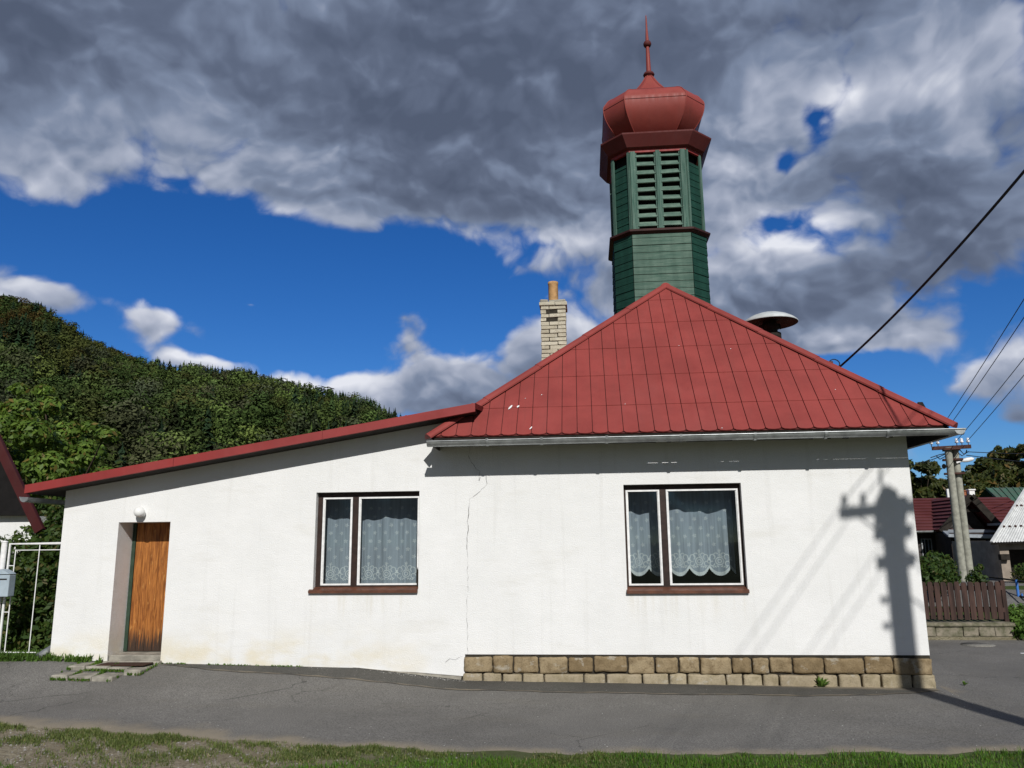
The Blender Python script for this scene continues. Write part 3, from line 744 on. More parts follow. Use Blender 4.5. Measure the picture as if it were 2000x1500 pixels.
mb = MB(); halfround(mb, (AXL-.02, -.40, .77), (AXL-.02, 5.1, .75), .07, (-1, 0, 0)); lg = mb.build('gutter', M_GALV, house)
mb = MB(); mb.tube([(AXL-.02, 1.0, .74), (AXL-.02, 1.0, .58), (AXL+.02, 1.0, .48), (XL-.12, 1.0, .36), (XL-.07, 1.0, .26), (XL-.07, 1.0, -1.45)], .045, 10)
mb.build('downpipe', M_GALV, house)
mb = MB(); mb.tube([(XL-.07, 1.0, -1.42), (XL-.07, 1.0, -1.5), (XL-.08, .70, -1.55)], .05, 10)
mb.build('drain_elbow', M_GALV, house); mb = MB(); mb.tube([(XL-.03, .25, -1.45), (XL-.05, .1, -1.50), (XL-.11, -.10, -1.60)], [.05, .05, .055], 10); mb.build('drain_shoe', M_GALV, house)

# chimney of single cream bricks
CX0, CX1, CY0, CY1 = -.745, -.275, 2.5, 2.97
mb = MB(); mb.box((CX0+.02, CY0+.02, 2.6), (CX1-.02, CY1-.02, 4.43), 1)
z = 2.7; j = 0; bh = .077
while z < 4.33:
    for side in range(4):
        ln = CX1-CX0; cutp = ([0, .31, .47] if j % 2 == side % 2 else [0, .155, .47])
        for a, b in zip(cutp[:-1], cutp[1:]):
            if rnd.random() < .02 and z > 3.6: continue
            o = rnd.uniform(-.007, .007); g = rnd.uniform(.004, .009)
            zz0, zz1 = z+rnd.uniform(.003, .010), z+bh-rnd.uniform(.002, .006)
            if side == 0: q = ((CX0+a+g, CY0+o, zz0), (CX0+b-g, CY0+.1, zz1))
            elif side == 1: q = ((CX1-.1, CY0+a+g, zz0), (CX1+o, CY0+b-g, zz1))
            elif side == 2: q = ((CX0+a+g, CY1-.1, zz0), (CX0+b-g, CY1+o, zz1))
            else: q = ((CX0+o, CY0+a+g, zz0), (CX0+.1, CY0+b-g, zz1))
            mb.rbox(*q, .006, 0, .003)
    z += bh; j += 1
for a, b in ((0, .30), (.30, .53)):
    for y in (CY0-.03, CY1-.22): mb.rbox((CX0-.03+a+.004, y, z+.004), (CX0-.03+b-.004, y+.26, z+.07), .007, 0, .004)
mb.rbox((CX0-.01, CY0-.01, z+.075), (CX0+.14, CY1, z+.13), .012, 2, .006); mb.rbox((CX0+.15, CY0+.0, z+.072), (CX1+.0, CY1, z+.12), .012, 2, .006)
chim = mb.build('chimney', [M_BRICK, M_MORTAR, M_CONC], house)
mb = MB(); cx_ = (CX0+CX1)/2-.0; mb.lathe((cx_, CY0+.235, z+.08), [(.094, 0), (.094, .40), (.10, .41), (.10, .455), (.078, .46), (.078, .05)], 20); mb.build('chimney_pot', M_CLAY, chim)

# ------------------------------------------------------------------ turret
TC = Vector((1.65, 4.13, 0)); TW, TF = .925, .625
def octo(w, f=None, z=0.0):
    f = TF*w if f is None else f
    return [TC+Vector(p)+Vector((0, 0, z)) for p in ((-f,-w,0),(f,-w,0),(w,-f,0),(w,f,0),(f,w,0),(-f,w,0),(-w,f,0),(-w,-f,0))]
def ring(mb, prof, mi=0, smooth=False, fmul=None):                   # prof: list of (w, z); each side a strip of its own
    rings = [octo(w, z=z) if fmul is None else octo(w, w*fmul, z) for w, z in prof]
    for k in range(8):
        vs = []
        for r in rings: vs += [r[k], r[(k+1) % 8]]
        mb.add(vs, [(2*i, 2*i+1, 2*i+3, 2*i+2) for i in range(len(rings)-1)], mi, smooth)
mb = MB()
def boarded(mb, z0, z1, w, h, faces, mats):                           # boards lie face by face with a dark joint
    z = z0
    while z < z1-1e-4:
        zt = min(z+h, z1)
        for k in faces:
            a, b = octo(w, z=0)[k], octo(w, z=0)[(k+1) % 8]; d = (b-a).normalized(); n = Vector((d.y, -d.x, 0)); e = rnd.uniform(-.004, .004)
            mi = mats[k]
            p = [a+d*.002+n*(.012+e), b-d*.002+n*(.012+e)]; q = [a+d*.002+n*(.003+e), b-d*.002+n*(.003+e)]
            Z = lambda v, zz: Vector((v.x, v.y, zz))
            mb.add([Z(p[0], z+.006), Z(p[1], z+.006), Z(q[1], zt-.001), Z(q[0], zt-.001), Z(q[0], z+.001), Z(q[1], z+.001)], [(0,1,2,3),(4,5,1,0)], mi)
            iv = n*-.01
            mb.add([Z(a+iv, z), Z(b+iv, z), Z(b+iv, zt), Z(a+iv, zt)], [(0,1,2,3)], 2)
        z = zt
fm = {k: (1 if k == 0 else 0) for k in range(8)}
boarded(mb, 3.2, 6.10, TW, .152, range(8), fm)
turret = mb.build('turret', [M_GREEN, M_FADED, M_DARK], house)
mb = MB(); ring(mb, [(.925, 6.02), (1.005, 6.065), (1.01, 6.10), (.94, 6.135), (.87, 6.15)]); mb.build('ledge', basic('dark_ledge_metal', (.045, .016, .014), .6), turret)
# bell stage
UW = .89; UZ0, UZ1 = 6.14, 7.82
mb = MB(); boarded(mb, UZ0, UZ1-.24, UW, .152, [1, 2, 3, 5, 6, 7], {k: 0 for k in range(8)}); boarded(mb, UZ0, UZ1, UW, .152, [4], {4: 0})
mb.build('bell_stage', [M_GREEN, M_FADED, M_DARK], turret)
o8 = octo(UW)
for k in range(8):
    mb = MB()
    p = o8[k]; d = (p-TC).normalized(); q = p+d*.008
    for e in (-1, 1):
        a, b = (o8[k], o8[(k+1) % 8]) if e > 0 else (o8[k], o8[k-1]); t = (b-a).normalized(); n = Vector((t.y, -t.x, 0))*e
        w = .105 if (k in (0, 1) and ((k == 0 and e > 0) or (k == 1 and e < 0))) else .055
        c0 = a+t*(w/2)+n*.02
        mb.bar((c0.x, c0.y, UZ0), (c0.x, c0.y, UZ1), w, .03, up=n, mi=0)
    mb.build('corner_post', M_POST, turret)
mb = MB(); c0 = (o8[0]+o8[1])/2+Vector((0, -.02, 0)); mb.bar((c0.x, c0.y, UZ0), (c0.x, c0.y, UZ1), .085, .04, up=(0, -1, 0))
mb.build('middle_post', M_POST, turret)
fx = TF*UW
for s0, s1 in ((-fx+.105, -.043), (.043, fx-.105)):
    mb = MB(); ns = 9; dz = (UZ1-UZ0)/ns
    for k in range(ns):
        z = UZ0+dz*(k+.62); e = rnd.uniform(-.006, .006)
        mb.bar((TC.x+s0+.004, TC.y-UW+.035, z+e), (TC.x+s1-.004, TC.y-UW+.035, z-e), .150, .022, up=(0, -.80, .60))
    for x in (s0+.012, s1-.012): mb.box((TC.x+x-.014, TC.y-UW-.006, UZ0), (TC.x+x+.014, TC.y-UW+.04, UZ1-.02), 1)
    mb.build('louvre', [M_SLAT, M_POST], turret)
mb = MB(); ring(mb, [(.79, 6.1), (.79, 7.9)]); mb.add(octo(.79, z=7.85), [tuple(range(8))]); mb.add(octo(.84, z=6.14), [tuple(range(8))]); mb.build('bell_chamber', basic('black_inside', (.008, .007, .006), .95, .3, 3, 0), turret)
# cornice, dome, finial
mb = MB(); ring(mb, [(.865, 7.80), (.91, 7.80), (.915, 7.86)], 1); ring(mb, [(.91, 7.86), (.985, 7.885), (1.13, 8.10), (1.135, 8.13), (.70, 8.20)], 0)
mb.build('cornice', [M_CORN, M_FASCIA], turret)
DP = [(.60, 8.14), (.60, 8.24), (.66, 8.30), (.80, 8.43), (.915, 8.57), (1.0, 8.72), (1.04, 8.87), (1.04, 9.0), (.99, 9.09), (.93, 9.185), (.835, 9.265), (.71, 9.335), (.58, 9.40), (.46, 9.485), (.355, 9.59), (.255, 9.72), (.16, 9.87), (.10, 9.99), (.06, 10.06)]
def smooth_prof(pr, k=3):
    out = []
    for i in range(len(pr)-1):
        p0, p1, p2, p3 = pr[max(i-1, 0)], pr[i], pr[i+1], pr[min(i+2, len(pr)-1)]
        for j in range(k):
            t = j/k; out.append(tuple(.5*(2*p1[c]+(p2[c]-p0[c])*t+(2*p0[c]-5*p1[c]+4*p2[c]-p3[c])*t*t+(3*p1[c]-p0[c]-3*p2[c]+p3[c])*t**3) for c in (0, 1)))
    return out+[pr[-1]]
sp = smooth_prof(DP); mb = MB(); ring(mb, sp, 0, True, .60)
for k in range(8):
    mb.tube([octo(w, w*.60, z)[k] for w, z in sp], .011, 6, 0)
for zi in (8.93, 9.30):
    w = float(np.interp(zi, [p[1] for p in sp], [p[0] for p in sp])); o = octo(w+.002, (w+.002)*.60, zi); mb.tube(o+[o[0]], .006, 6, 1)
dome = mb.build('dome', [M_DOME, M_GROOVE], turret)
mb = MB(); c = (TC.x, TC.y, 0)
mb.lathe(c, [(.055, 10.0), (.05, 10.06), (.115, 10.075), (.125, 10.10), (.105, 10.14), (.055, 10.16)], 20, 1); mb.lathe(c, [(.055, 10.15), (.038, 10.80)], 16, 0)
mb.lathe(c, [(.038, 10.79), (.07, 10.80), (.088, 10.84), (.088, 10.87), (.07, 10.91), (.035, 10.93)], 20, 1); mb.lathe(c, [(.04, 10.92), (.022, 11.25), (.012, 11.55), (.0, 11.60)], 12, 0)
mb.build('finial', [M_DOME, M_CORN], dome)

# ------------------------------------------------------------------ things fixed to the house
t = thing('wall_lamp', 'white opal globe lamp on the wall above the wooden door', 'lamp', at(273, 1012, 0))
c = at(272, 1000, -.10)
mb = MB(); mb.lathe((c.x, c.y, c.z-.08), [(.0, 0)]+[(.08*math.sin(math.pi*k/12), .08-.08*math.cos(math.pi*k/12)) for k in range(1, 12)]+[(0, .16)], 24); mb.build('globe', M_GLOBE, t)
mb = MB(); mb.tube([(c.x, -.04, c.z-.03), (c.x, 0, c.z-.03)], .05, 16); mb.build('base', M_WHITE, t)

t = thing('siren', 'mushroom shaped siren with pale domed cap and dark rotor behind the right roof hip', 'siren', (3.66, 3.4, 3.0))
c = at(1503, 631, 3.4)
mb = MB(); mb.lathe((c.x, c.y, c.z), [(.53, -.015), (.535, .0), (.47, .06), (.36, .125), (.22, .175), (.1, .195), (0, .20)], 32); mb.build('cap', basic('pale_zinc', (.50, .53, .53), .5, .15, 6, .05), t)
mb = MB(); mb.lathe((c.x, c.y, c.z), [(.525, -.016), (.40, .02), (.2, .05), (0, .055)], 32); mb.build('cap_lining', basic('dark_cap_lining', (.06, .045, .04), .8, .4), t)  # underside of the cap in a dark brown colour
mb = MB(); mb.lathe((c.x, c.y, c.z), [(.13, .05), (.13, -.03), (.19, -.05), (.19, -.12), (.14, -.14), (.14, -.19), (.20, -.22), (.20, -.33), (.13, -.36), (.06, -.40), (.06, -1.6)], 24)
for k in range(10):
    a = 2*math.pi*k/10; mb.bar((c.x+.2*math.cos(a), c.y+.2*math.sin(a), c.z-.13), (c.x+.2*math.cos(a), c.y+.2*math.sin(a), c.z-.05), .02, .02)
mb.build('rotor_housing', M_DARK, t)

SVC = at(1627, 714, 1.35)
t = thing('service_bracket', 'small rusty cable bracket standing on the right hip of the main roof', 'bracket', SVC-Vector((0, 0, .25)))
mb = MB(); mb.tube([SVC+Vector((-.05, .05, -.5)), SVC+Vector((-.03, .0, .02))], .022, 8); mb.box(SVC+Vector((-.065, -.03, -.03)), SVC+Vector((-.005, .03, .07))); mb.build('mast', M_RUST, t)
mb = MB(); mb.tube([SVC+Vector((.09*math.sin(a)-.02+.04, 0, .06+.05*math.cos(a)-.02*abs(a))) for a in np.linspace(-1.4, 2.2, 10)]+[SVC+Vector((.10, 0, -.06))], .009, 6)
mb.build('hook', M_CABLE, t)

# ------------------------------------------------------------------ poles and wires
def catenary(p, q, sag, n=28):
    p, q = Vector(p), Vector(q); return [p+(q-p)*(k/n)-Vector((0, 0, 4*sag*(k/n)*(1-k/n))) for k in range(n+1)]
def wire(p, q, sag, r, label, name='power_line', group='overhead lines', mat=None):
    mb = MB(); mb.tube(catenary(p, q, sag), r, 6); return mb.build(name, mat or M_WIRE, None, label=label, category='wire', group=group)
def pole(base, h, r, gapv, arm_dir, label, ins, arm_l, extra):
    t = thing('utility_pole', label, 'utility pole', base)
    b = Vector(base); gv = Vector(gapv); armd = Vector(arm_dir).normalized()
    for s in (-1, 1):
        mb = MB(); p0 = b+gv*s*1.02; p1 = b+gv*s*.98+Vector((0, 0, h)); mb.tube([p0-Vector((0, 0, .4)), p0+(p1-p0)*.5, p1], [r*1.06, r, r*.94], 18); mb.build('post', M_POLE, t)
    topz = b+Vector((0, 0, h)); n = armd.cross(Vector((0, 0, 1)))
    mb = MB(); mb.bar(topz+armd*arm_l[0]+n*.02, topz+armd*arm_l[1]+n*.02, .11, .10); mb.bar(topz+armd*-.22+Vector((0, 0, -.05)), topz+armd*.22+Vector((0, 0, -.05)), .5, .06)
    mb.build('crossarm', M_RUST, t)
    for zz in (.35, .75): mb = MB(); mb.bar(topz+armd*-.26+Vector((0, 0, -zz)), topz+armd*.26+Vector((0, 0, -zz)), 2.3*r, .05); mb.build('pole_clamp', M_RUST, t)
    tips = []
    for o in ins:
        mb = MB(); p = topz+armd*o+n*.02+Vector((0, 0, .05)); mb.tube([p, p+Vector((0, 0, .10))], .012, 6, 1); mb.lathe(p+Vector((0, 0, .07)), [(.0, 0), (.045, .005), (.05, .04), (.03, .055), (.04, .09), (.028, .13), (0, .135)], 12, 0); mb.build('insulator', [M_PORC, M_RUST], t); tips.append(p+Vector((0, 0, .13)))
    if extra:
        mb = MB()
        for e in extra: mb.tube([topz+Vector(q) for q in e], .014, 6)
        mb.build('jumper_cable', M_CABLE, t)
    return t, topz, tips
PB = at(1889, 1135, 12.0); PB.z = G(PB.x, 12)-.1; PT = at(1865, 874, 12.0)
tp, ptop, tips = pole(PB, PT.z-PB.z, .102, (.116, .05, 0), (1, -.35, 0), 'pale twin post concrete utility pole standing behind the brown picket fence', [-.50, -.33, .15, .28, .44], (-.50, .50),
    [[(-.6,0,-.28),(-.35,0,-.20),(-.12,0,-.16)], [(-.45,0,-.22),(-.35,0,-.33),(-.2,0,-.26),(-.12,0,-.17)], [(.1,0,-.1),(.25,-.05,-.25),(.36,-.05,-.18),(.40,-.05,-.08)], [(.22,0,-.06),(.3,-.05,-.2),(.45,-.05,-.13)]])
mb = MB(); q = ptop+Vector((-.16, -.06, -.55)); mb.lathe(q, [(0, -.05)], 3) if False else None
mb.tube([q, q+Vector((-.10, -.05, 0)), q+Vector((-.16, -.08, 0))], [.03, .03, .075], 12); mb.build('loudspeaker', M_DARK, tp)
sl_ = thing('street_lamp', 'small white street lamp on an arm of the twin concrete pole', 'street lamp', ptop+Vector((.2, 0, -.62)))
a = at(1868, 904, 11.9); b = at(1880, 900, 11.9); c = at(1900, 896, 11.9)
mb = MB(); mb.tube([a, b], .028, 8); mb.build('arm', M_WHITE, sl_)
mb = MB(); e = (c-b).normalized(); mb.tube([b-e*.03, b+e*.02, b+e*.12, b+e*.26, b+e*.32], [.025, .05, .066, .055, .02], 12); mb.build('lamp_head', M_WHITE, sl_)
# the pole whose shadow falls on the wall stands out of frame to the right
LB = 8.0
base2 = Vector((4.33+.235*LB, -LB, -2.0))
tp2, ptop2, tips2 = pole(base2, 8.05, .088, (.075, .0, 0), (1, .12, 0), 'twin post concrete pole throwing its shadow across the white wall', [-.62, -.36, .36, .62], (-.70, .70),
    [[(-.55,0,.05),(-.5,.3,-.35),(-.1,.1,-.5)], [(.2,0,0),(.5,0,-.3),(.3,0,-.9)], [(.16,.0,-.6),(.45,.1,-.9),(.55,.1,-1.0)], [(.1,0,-1.2),(.4,.05,-1.5),(.5,.0,-1.9)]])
mb = MB(); mb.lathe(ptop2+Vector((-.02, 0, .02)), [(0, 0), (.13, .0), (.15, .05), (.14, .17), (.06, .22), (.05, .27), (0, .28)], 14); mb.build('cable_head', M_RUST, tp2)
mb = MB(); mb.tube([ptop2+Vector((-.09, 0, .2)), ptop2+Vector((-.10, 0, .52))], .022, 8); mb.build('mast', M_RUST, tp2)
for zz in (-.70, -1.25, -1.6):
    mb = MB(); mb.tube([ptop2+Vector((-.18, -.05, zz)), ptop2+Vector((-.24, -.08, zz+.05))], [.05, .03], 8); mb.build('bracket', M_RUST, tp2)
names = ['first', 'second', 'third', 'fourth']
for k in range(4):
    wire(tips[[0, 1, 2, 4][k]] if k else tips[0], tips2[k], .18, .0085, f'thin overhead wire rising from the twin pole, {names[k]} of four from the left')
cab = MB(); cab.tube(catenary(SVC+Vector((.10, 0, -.03)), ptop2+Vector((-.1, 0, .50)), .42, 40), .017, 8); cab.build('service_cable', M_CABLE, None, label='thick black cable sagging from the roof bracket up to the top right', category='cable')
for k, (px, py) in enumerate(((2060, 882), (2060, 900))):
    q = at(px+240, py-4+k*22, 30); wire(ptop+Vector((.35, -.1, -.14-.1*k)), q, .15, .012, ('upper' if k == 0 else 'lower')+' black cable running level from the twin concrete pole to the right', 'phone_line', mat=M_CABLE)
q = at(1740, 905, 30); wire(ptop+Vector((-.15, 0, -.17)), q, .2, .012, 'black cable leaving the twin concrete pole to the left behind the house', 'phone_line', mat=M_CABLE)
for k, o in enumerate((0, 1, 2, 3)):
    wire(tips2[o], tips2[o]+Vector((-8.2, -20, -.9)), .5, .006, 'overhead wire running back over the street from the pole that shades the wall', 'street_wire', 'wires over the street')

# ------------------------------------------------------------------ vegetation
def leaf_cloud(clumps, n, size, seed, flat=.35, shell=.55, up=.25):
    """n leaf quads spread through the outer part of the clumps (x, y, z, rx, ry, rz)."""
    g = np.random.default_rng(seed); C = np.array(clumps, dtype=float)
    wgt = (C[:, 3]*C[:, 4]*C[:, 5])**(2/3); idx = g.choice(len(C), n, p=wgt/wgt.sum())
    d = g.normal(size=(n, 3)); d /= np.linalg.norm(d, axis=1)[:, None]
    rad = shell+(1.08-shell)*g.random(n)**.7
    p = C[idx, :3]+d*C[idx, 3:6]*rad[:, None]
    nrm = d*.9+g.normal(size=(n, 3))*flat+np.array([0, 0, up]); nrm /= np.linalg.norm(nrm, axis=1)[:, None]
    a = np.cross(nrm, g.normal(size=(n, 3))); a /= np.linalg.norm(a, axis=1)[:, None]; b = np.cross(nrm, a)
    s = size*(.6+.8*g.random(n))[:, None]
    tip = a*s*.62-nrm*s*.14
    return np.stack([p-a*s*.5, p+b*s*.27, p+tip, p-b*s*.27], axis=1)
def crown_clumps(c, rx, ry, rz, n, r, seed, low=-.6):
    q = random.Random(seed); out = []
    while len(out) < n:
        x, y, z = q.uniform(-1, 1), q.uniform(-1, 1), q.uniform(low, 1)
        l = x*x+y*y+z*z
        if .25 < l < 1:
            k = r*q.uniform(.65, 1.3); out.append((c[0]+x*rx, c[1]+y*ry, c[2]+z*rz, k, k, k*q.uniform(.6, .85)))
    return out
def tree(name, label, cat, base, clumps, n, size, mat, seed, trunk_r=.12, group=None, flat=.45):
    base = Vector(base); t = thing(name, label, cat, base, group)
    q = random.Random(seed); cz = sum(c[2] for c in clumps)/len(clumps); cx_ = sum(c[0] for c in clumps)/len(clumps); cy_ = sum(c[1] for c in clumps)/len(clumps)
    hub = Vector((cx_, cy_, cz-.25*(cz-base.z))); fork = base.lerp(hub, .55)
    mb = MB(); mb.tube([base-Vector((0, 0, .3)), base.lerp(hub, .3)+Vector((q.uniform(-.05, .05), 0, 0)), fork, hub], [trunk_r*1.25, trunk_r, trunk_r*.8, trunk_r*.5], 10)
    for c in q.sample(clumps, min(len(clumps), 12)):
        p = Vector(c[:3]); mid = fork.lerp(p, .5)+Vector((0, 0, .15)); mb.tube([fork, mid, p], [trunk_r*.34, trunk_r*.16, trunk_r*.05], 6)
    mb.build('trunk', M_BARK, t)
    quads('crown', leaf_cloud(clumps, n, size, seed, flat), 4, mat, t)
    return t
# the big leafy tree at the left, its outline lobed like the photograph's
cl = []
q = random.Random(5)
for px, py, r in ((35,800,.42),(95,795,.38),(60,850,.55),(130,850,.5),(20,900,.6),(95,915,.62),(165,880,.45),(150,945,.6),(205,935,.48),(212,845,.26),(222,985,.46),(60,985,.6),(130,1010,.6),(190,1020,.5),(15,980,.6),(235,1015,.36),(85,760,.24),(40,765,.24),(5,830,.5),(-40,900,.9),(-60,800,.8),(-50,1000,.9),(180,960,.4),(110,870,.4),(175,835,.25),(240,960,.25)):
    for k in range(2):
        p = at(px+q.uniform(-8, 8), py+q.uniform(-6, 6), 7.2+q.uniform(-1.0, 1.4)+k*1.4); cl.append((p.x, p.y, p.z, r*q.uniform(.8, 1.05), r*q.uniform(.8, 1.1), r*q.uniform(.6, .8)))
tree('broadleaf_tree', 'big bright green leafy tree rising behind the lower end of the sloping red roof', 'tree', (-13.4, 8.2, -1.4), cl, 30000, .15, M_LEAF, 21, .2, None, .35)
# hedge behind the gate
cl = []
for px, py, r, y in ((40,1085,.36,1.6),(95,1075,.34,1.6),(70,1130,.42,1.4),(20,1140,.42,1.6),(105,1140,.36,1.3),(50,1190,.42,1.3),(95,1200,.4,1.2),(15,1200,.42,1.3),(40,1245,.36,1.1),(85,1255,.34,1.0),(10,1250,.36,1.1),(110,1060,.3,2.2),(85,1040,.3,2.4),(60,1055,.28,2.2),(125,1010,.35,2.6),(110,985,.3,2.8),(-40,1180,.5,1.4),(-40,1100,.5,1.6)):
    p = at(px, py, y); cl.append((p.x, p.y, p.z, r, r, r))
    cl.append((p.x+.1, p.y+.5, p.z, r, r, r))
tree('creeper_hedge', 'tall dark green creeper hedge behind the white metal gate', 'hedge', (-9.1, 1.6, -1.7), cl, 14000, .105, M_HEDGE, 33, .05, flat=.6)

# weeds and grass
def tufts(name, pts, hfun, seed, mat, wid=.009, lean=.5, parent=None, **props):
    g = np.random.default_rng(seed); P_ = np.array(pts); n = len(P_)
    h = hfun(g, P_)[:, None]; a = g.random(n)*2*math.pi; d = np.c_[np.cos(a), np.sin(a), np.zeros(n)]; s = np.c_[-np.sin(a), np.cos(a), np.zeros(n)]
    ln = (g.random(n)*lean)[:, None]; w = (wid*(.6+.8*g.random(n)))[:, None]
    mid = P_+d*h*ln*.35+np.array([0, 0, 1])*h*.55; tip = P_+d*h*ln+np.array([0, 0, 1])*h*(1-ln*.35)
    V = np.concatenate([np.stack([P_-s*w/2, P_+s*w/2, mid+s*w*.4, mid-s*w*.4], 1), np.stack([mid-s*w*.4, mid+s*w*.4, tip+s*w*.06, tip-s*w*.06], 1)])
    return quads(name, V, 4, mat, parent, **props)
def fnoise(x, y, s=0):
    return (math.sin(x*1.9+s)+math.sin(y*2.7-x*1.3+s*2)+math.sin(x*4.1-y*3.3+s)+.7*math.sin(x*9.3+y*7.7)+.6*math.sin(x*17+y*13+s))/4.3
pts = []; q = random.Random(2)
while len(pts) < 52000:
    x = q.uniform(-6.5, 6.0); s = south(x); y = q.uniform(s-2.2, s-.0)
    dep = s-y; ed = interp(x, [-8, -3.2, -1.9, -.6, .2, 2, 4.6, 7], [1.8, 1.0, .34, .20, .06, .05, .04, .04])+.06*fnoise(x*2, y*2, 2)
    if dep < ed: continue
    if x < -1 and q.random() > sstep(-.45, .75, fnoise(x*1.4, y*1.9, 3)+interp(x, [-6, -2.5, -1], [-.05, .2, .9])): continue
    pts.append((x, y, G(x, y)-.012))
tufts('grass', pts, lambda g, P_: .035+.06*g.random(len(P_))*(.6+.4*np.sin(P_[:, 0]*3+P_[:, 1]*5)), 3, M_GRASS, .008, .8, kind='stuff', label='short green grass along the near edge of the road', category='grass')
pts = []; q = random.Random(4)
while len(pts) < 34000:
    x = q.uniform(-9.5, .3); s = south(x); y = s-abs(q.gauss(0, .5))-.0
    if y < s-1.6: continue
    f = fnoise(x*1.3, y*1.7, 7)+(.22 if s-y < .14 else 0)-.1*(x > -2.2)
    if q.random() > sstep(-.4, .8, f): continue
    pts.append((x, y, G(x, y)-.008))
tufts('sparse_grass', pts, lambda g, P_: .018+.045*g.random(len(P_)), 9, M_DRYG, .007, 1.1, kind='stuff', label='patchy trodden grass on the sandy verge', category='grass')
pts = []; q = random.Random(6)
for x0, x1, y0, y1, n in ((-8.3, -7.25, -.12, .0, 700), (-9.9, -8.25, -.15, .45, 5000), (-6.4, -4.2, -.05, -.01, 260)):
    for k in range(n):
        x, y = q.uniform(x0, x1), q.uniform(y0, y1)
        if fnoise(x*3, y*3, 1) > -.1: pts.append((x, y, G(x, y)))
tufts('wall_weeds', pts, lambda g, P_: .03+.10*g.random(len(P_))*(P_[:, 0] < -7.2)+.01, 5, M_WEED, .022, 1.0, kind='stuff', label='low weeds growing along the foot of the white wall', category='weeds')
def weed(px, py, label, size, seed, y=None):
    p = at(px, py, -.10) if y is None else at(px, py, y); p.z = G(p.x, p.y)+.012; g = random.Random(seed); mb = MB()
    for k in range(26):
        a = g.uniform(0, 6.3); l = size*g.uniform(.5, 1); e = g.uniform(.3, 1.3); tip = p+Vector((math.cos(a)*l*math.cos(e), math.sin(a)*l*math.cos(e)*.7, l*math.sin(e))); mid = p.lerp(tip, .55)+Vector((0, 0, l*.12)); s = Vector((-math.sin(a), math.cos(a), 0))*l*.16
        mb.add([p, mid+s, tip, mid-s], [(0,1,2,3)])
    o = mb.build('weed', M_WEED, None, label=label, category='weed'); return o
weed(1604, 1338, 'small leafy green weed rooted at the foot of the stone plinth', .17, 3)
weed(1886, 1356, 'tiny pale weed in the asphalt to the right of the plinth corner', .07, 5, .3)

mb = MB(); q = random.Random(19)
for k in range(2600):
    x = q.uniform(-7.2, -1.2); s_ = south(x); y = s_-q.uniform(.0, 1.7)
    if q.random() > .35+.65*sstep(-2.5, -6, x): continue
    z = G(x, y)-.004; r = q.uniform(.005, .016)*(1 if q.random() < .9 else 1.8); a = q.uniform(0, 6)
    top_ = [(x+r*math.cos(a+i*1.26)*q.uniform(.6, 1.1), y+r*math.sin(a+i*1.26)*q.uniform(.6, 1.1), z) for i in range(5)]
    mb.add(top_+[(x, y, z+r*q.uniform(.4, .8))], [(i, (i+1) % 5, 5) for i in range(5)])
mb.build('gravel', sandstone('grey_gravel', (.22, .21, .20), (.38, .36, .33), (.18, .16, .13)), None, kind='stuff', label='loose grey gravel strewn on the trodden verge', category='gravel')

# doorstep pavers, mat
mb_pts = []
pv = [(-7.52, -7.27, -.50, -.14), (-7.26, -6.93, -.86, -.52), (-7.26, -6.93, -.50, -.14), (-6.92, -6.62, -.86, -.52), (-6.92, -6.62, -.50, -.14), (-6.60, -6.36, -.62, -.14), (-7.52, -7.28, -.86, -.52)]
t = thing('paving', 'worn grassy concrete paving slabs in front of the wooden door', 'paving', (-6.95, -.5, G(-6.95, -.5)))
for x0, x1, y0, y1 in pv:
    mb = MB(); z = G((x0+x1)/2, (y0+y1)/2); mb.rbox((x0, y0, z-.05), (x1, y1, z+.035+rnd.uniform(-.004, .004)), .01, 0, .006); mb.build('slab', M_CONC, t)
pts = []; q = random.Random(8)
for k in range(3400):
    x0, x1, y0, y1 = pv[q.randrange(len(pv))]
    if q.random() < .5: x, y = q.choice((x0-.005, x1+.005)), q.uniform(y0, y1)
    else: x, y = q.uniform(x0, x1), q.choice((y0-.01, y1+.01))
    x += q.gauss(0, .012); y += q.gauss(0, .014)
    if y > -.2 and -7.24 < x < -6.4: continue
    if fnoise(x*4, y*4, 5) > -.15: pts.append((x, y, G(x, y)+.015))
tufts('paver_moss', pts, lambda g, P_: .015+.035*g.random(len(P_)), 12, M_GRASS, .012, 1.0, kind='stuff', label='grass and moss growing in the joints of the doorstep slabs', category='grass')
mb = MB(); z = G(-6.8, -.3); mb.rbox((-7.16, -.40, z+.036), (-6.44, -.115, z+.052), .006, 0, .002)
mb.build('doormat', basic('brown_mat', (.045, .022, .014), .95, .4, 60, .6, 120), None, label='brown doormat lying on the slabs before the wooden door', category='doormat')
# paint crumbs and pale flecks at the foot of the wall
mb = MB(); q = random.Random(3)
for k in range(230):
    x = -2.3+q.gauss(0, .35) if k < 170 else q.uniform(-4.6, -1.9); y = -.10+q.gauss(0, .05) if k < 170 else q.uniform(-.2, -.03)
    if y > -.01: y = -.03
    z = G(x, y)+.018; r = q.uniform(.004, .016 if k < 40 else .009); a = q.uniform(0, 3)
    mb.add([(x+r*math.cos(a+i*1.57)*q.uniform(.6, 1.2), y+r*math.sin(a+i*1.57), z+q.uniform(0, .004)) for i in range(4)], [(0,1,2,3)])
for k in range(260):
    x = q.uniform(-8, 7); y = south(x)+q.uniform(.05, 3.2)
    if y > -.02: continue
    z = G(x, y)+.019; r = q.uniform(.003, .009); a = q.uniform(0, 3)
    mb.add([(x+r*math.cos(a+i*1.57), y+r*math.sin(a+i*1.57), z) for i in range(4)], [(0,1,2,3)])
mb.build('plaster_crumbs', basic('white_crumbs', (.7, .69, .66), .9), None, kind='stuff', label='white crumbs of plaster scattered on the asphalt', category='debris')
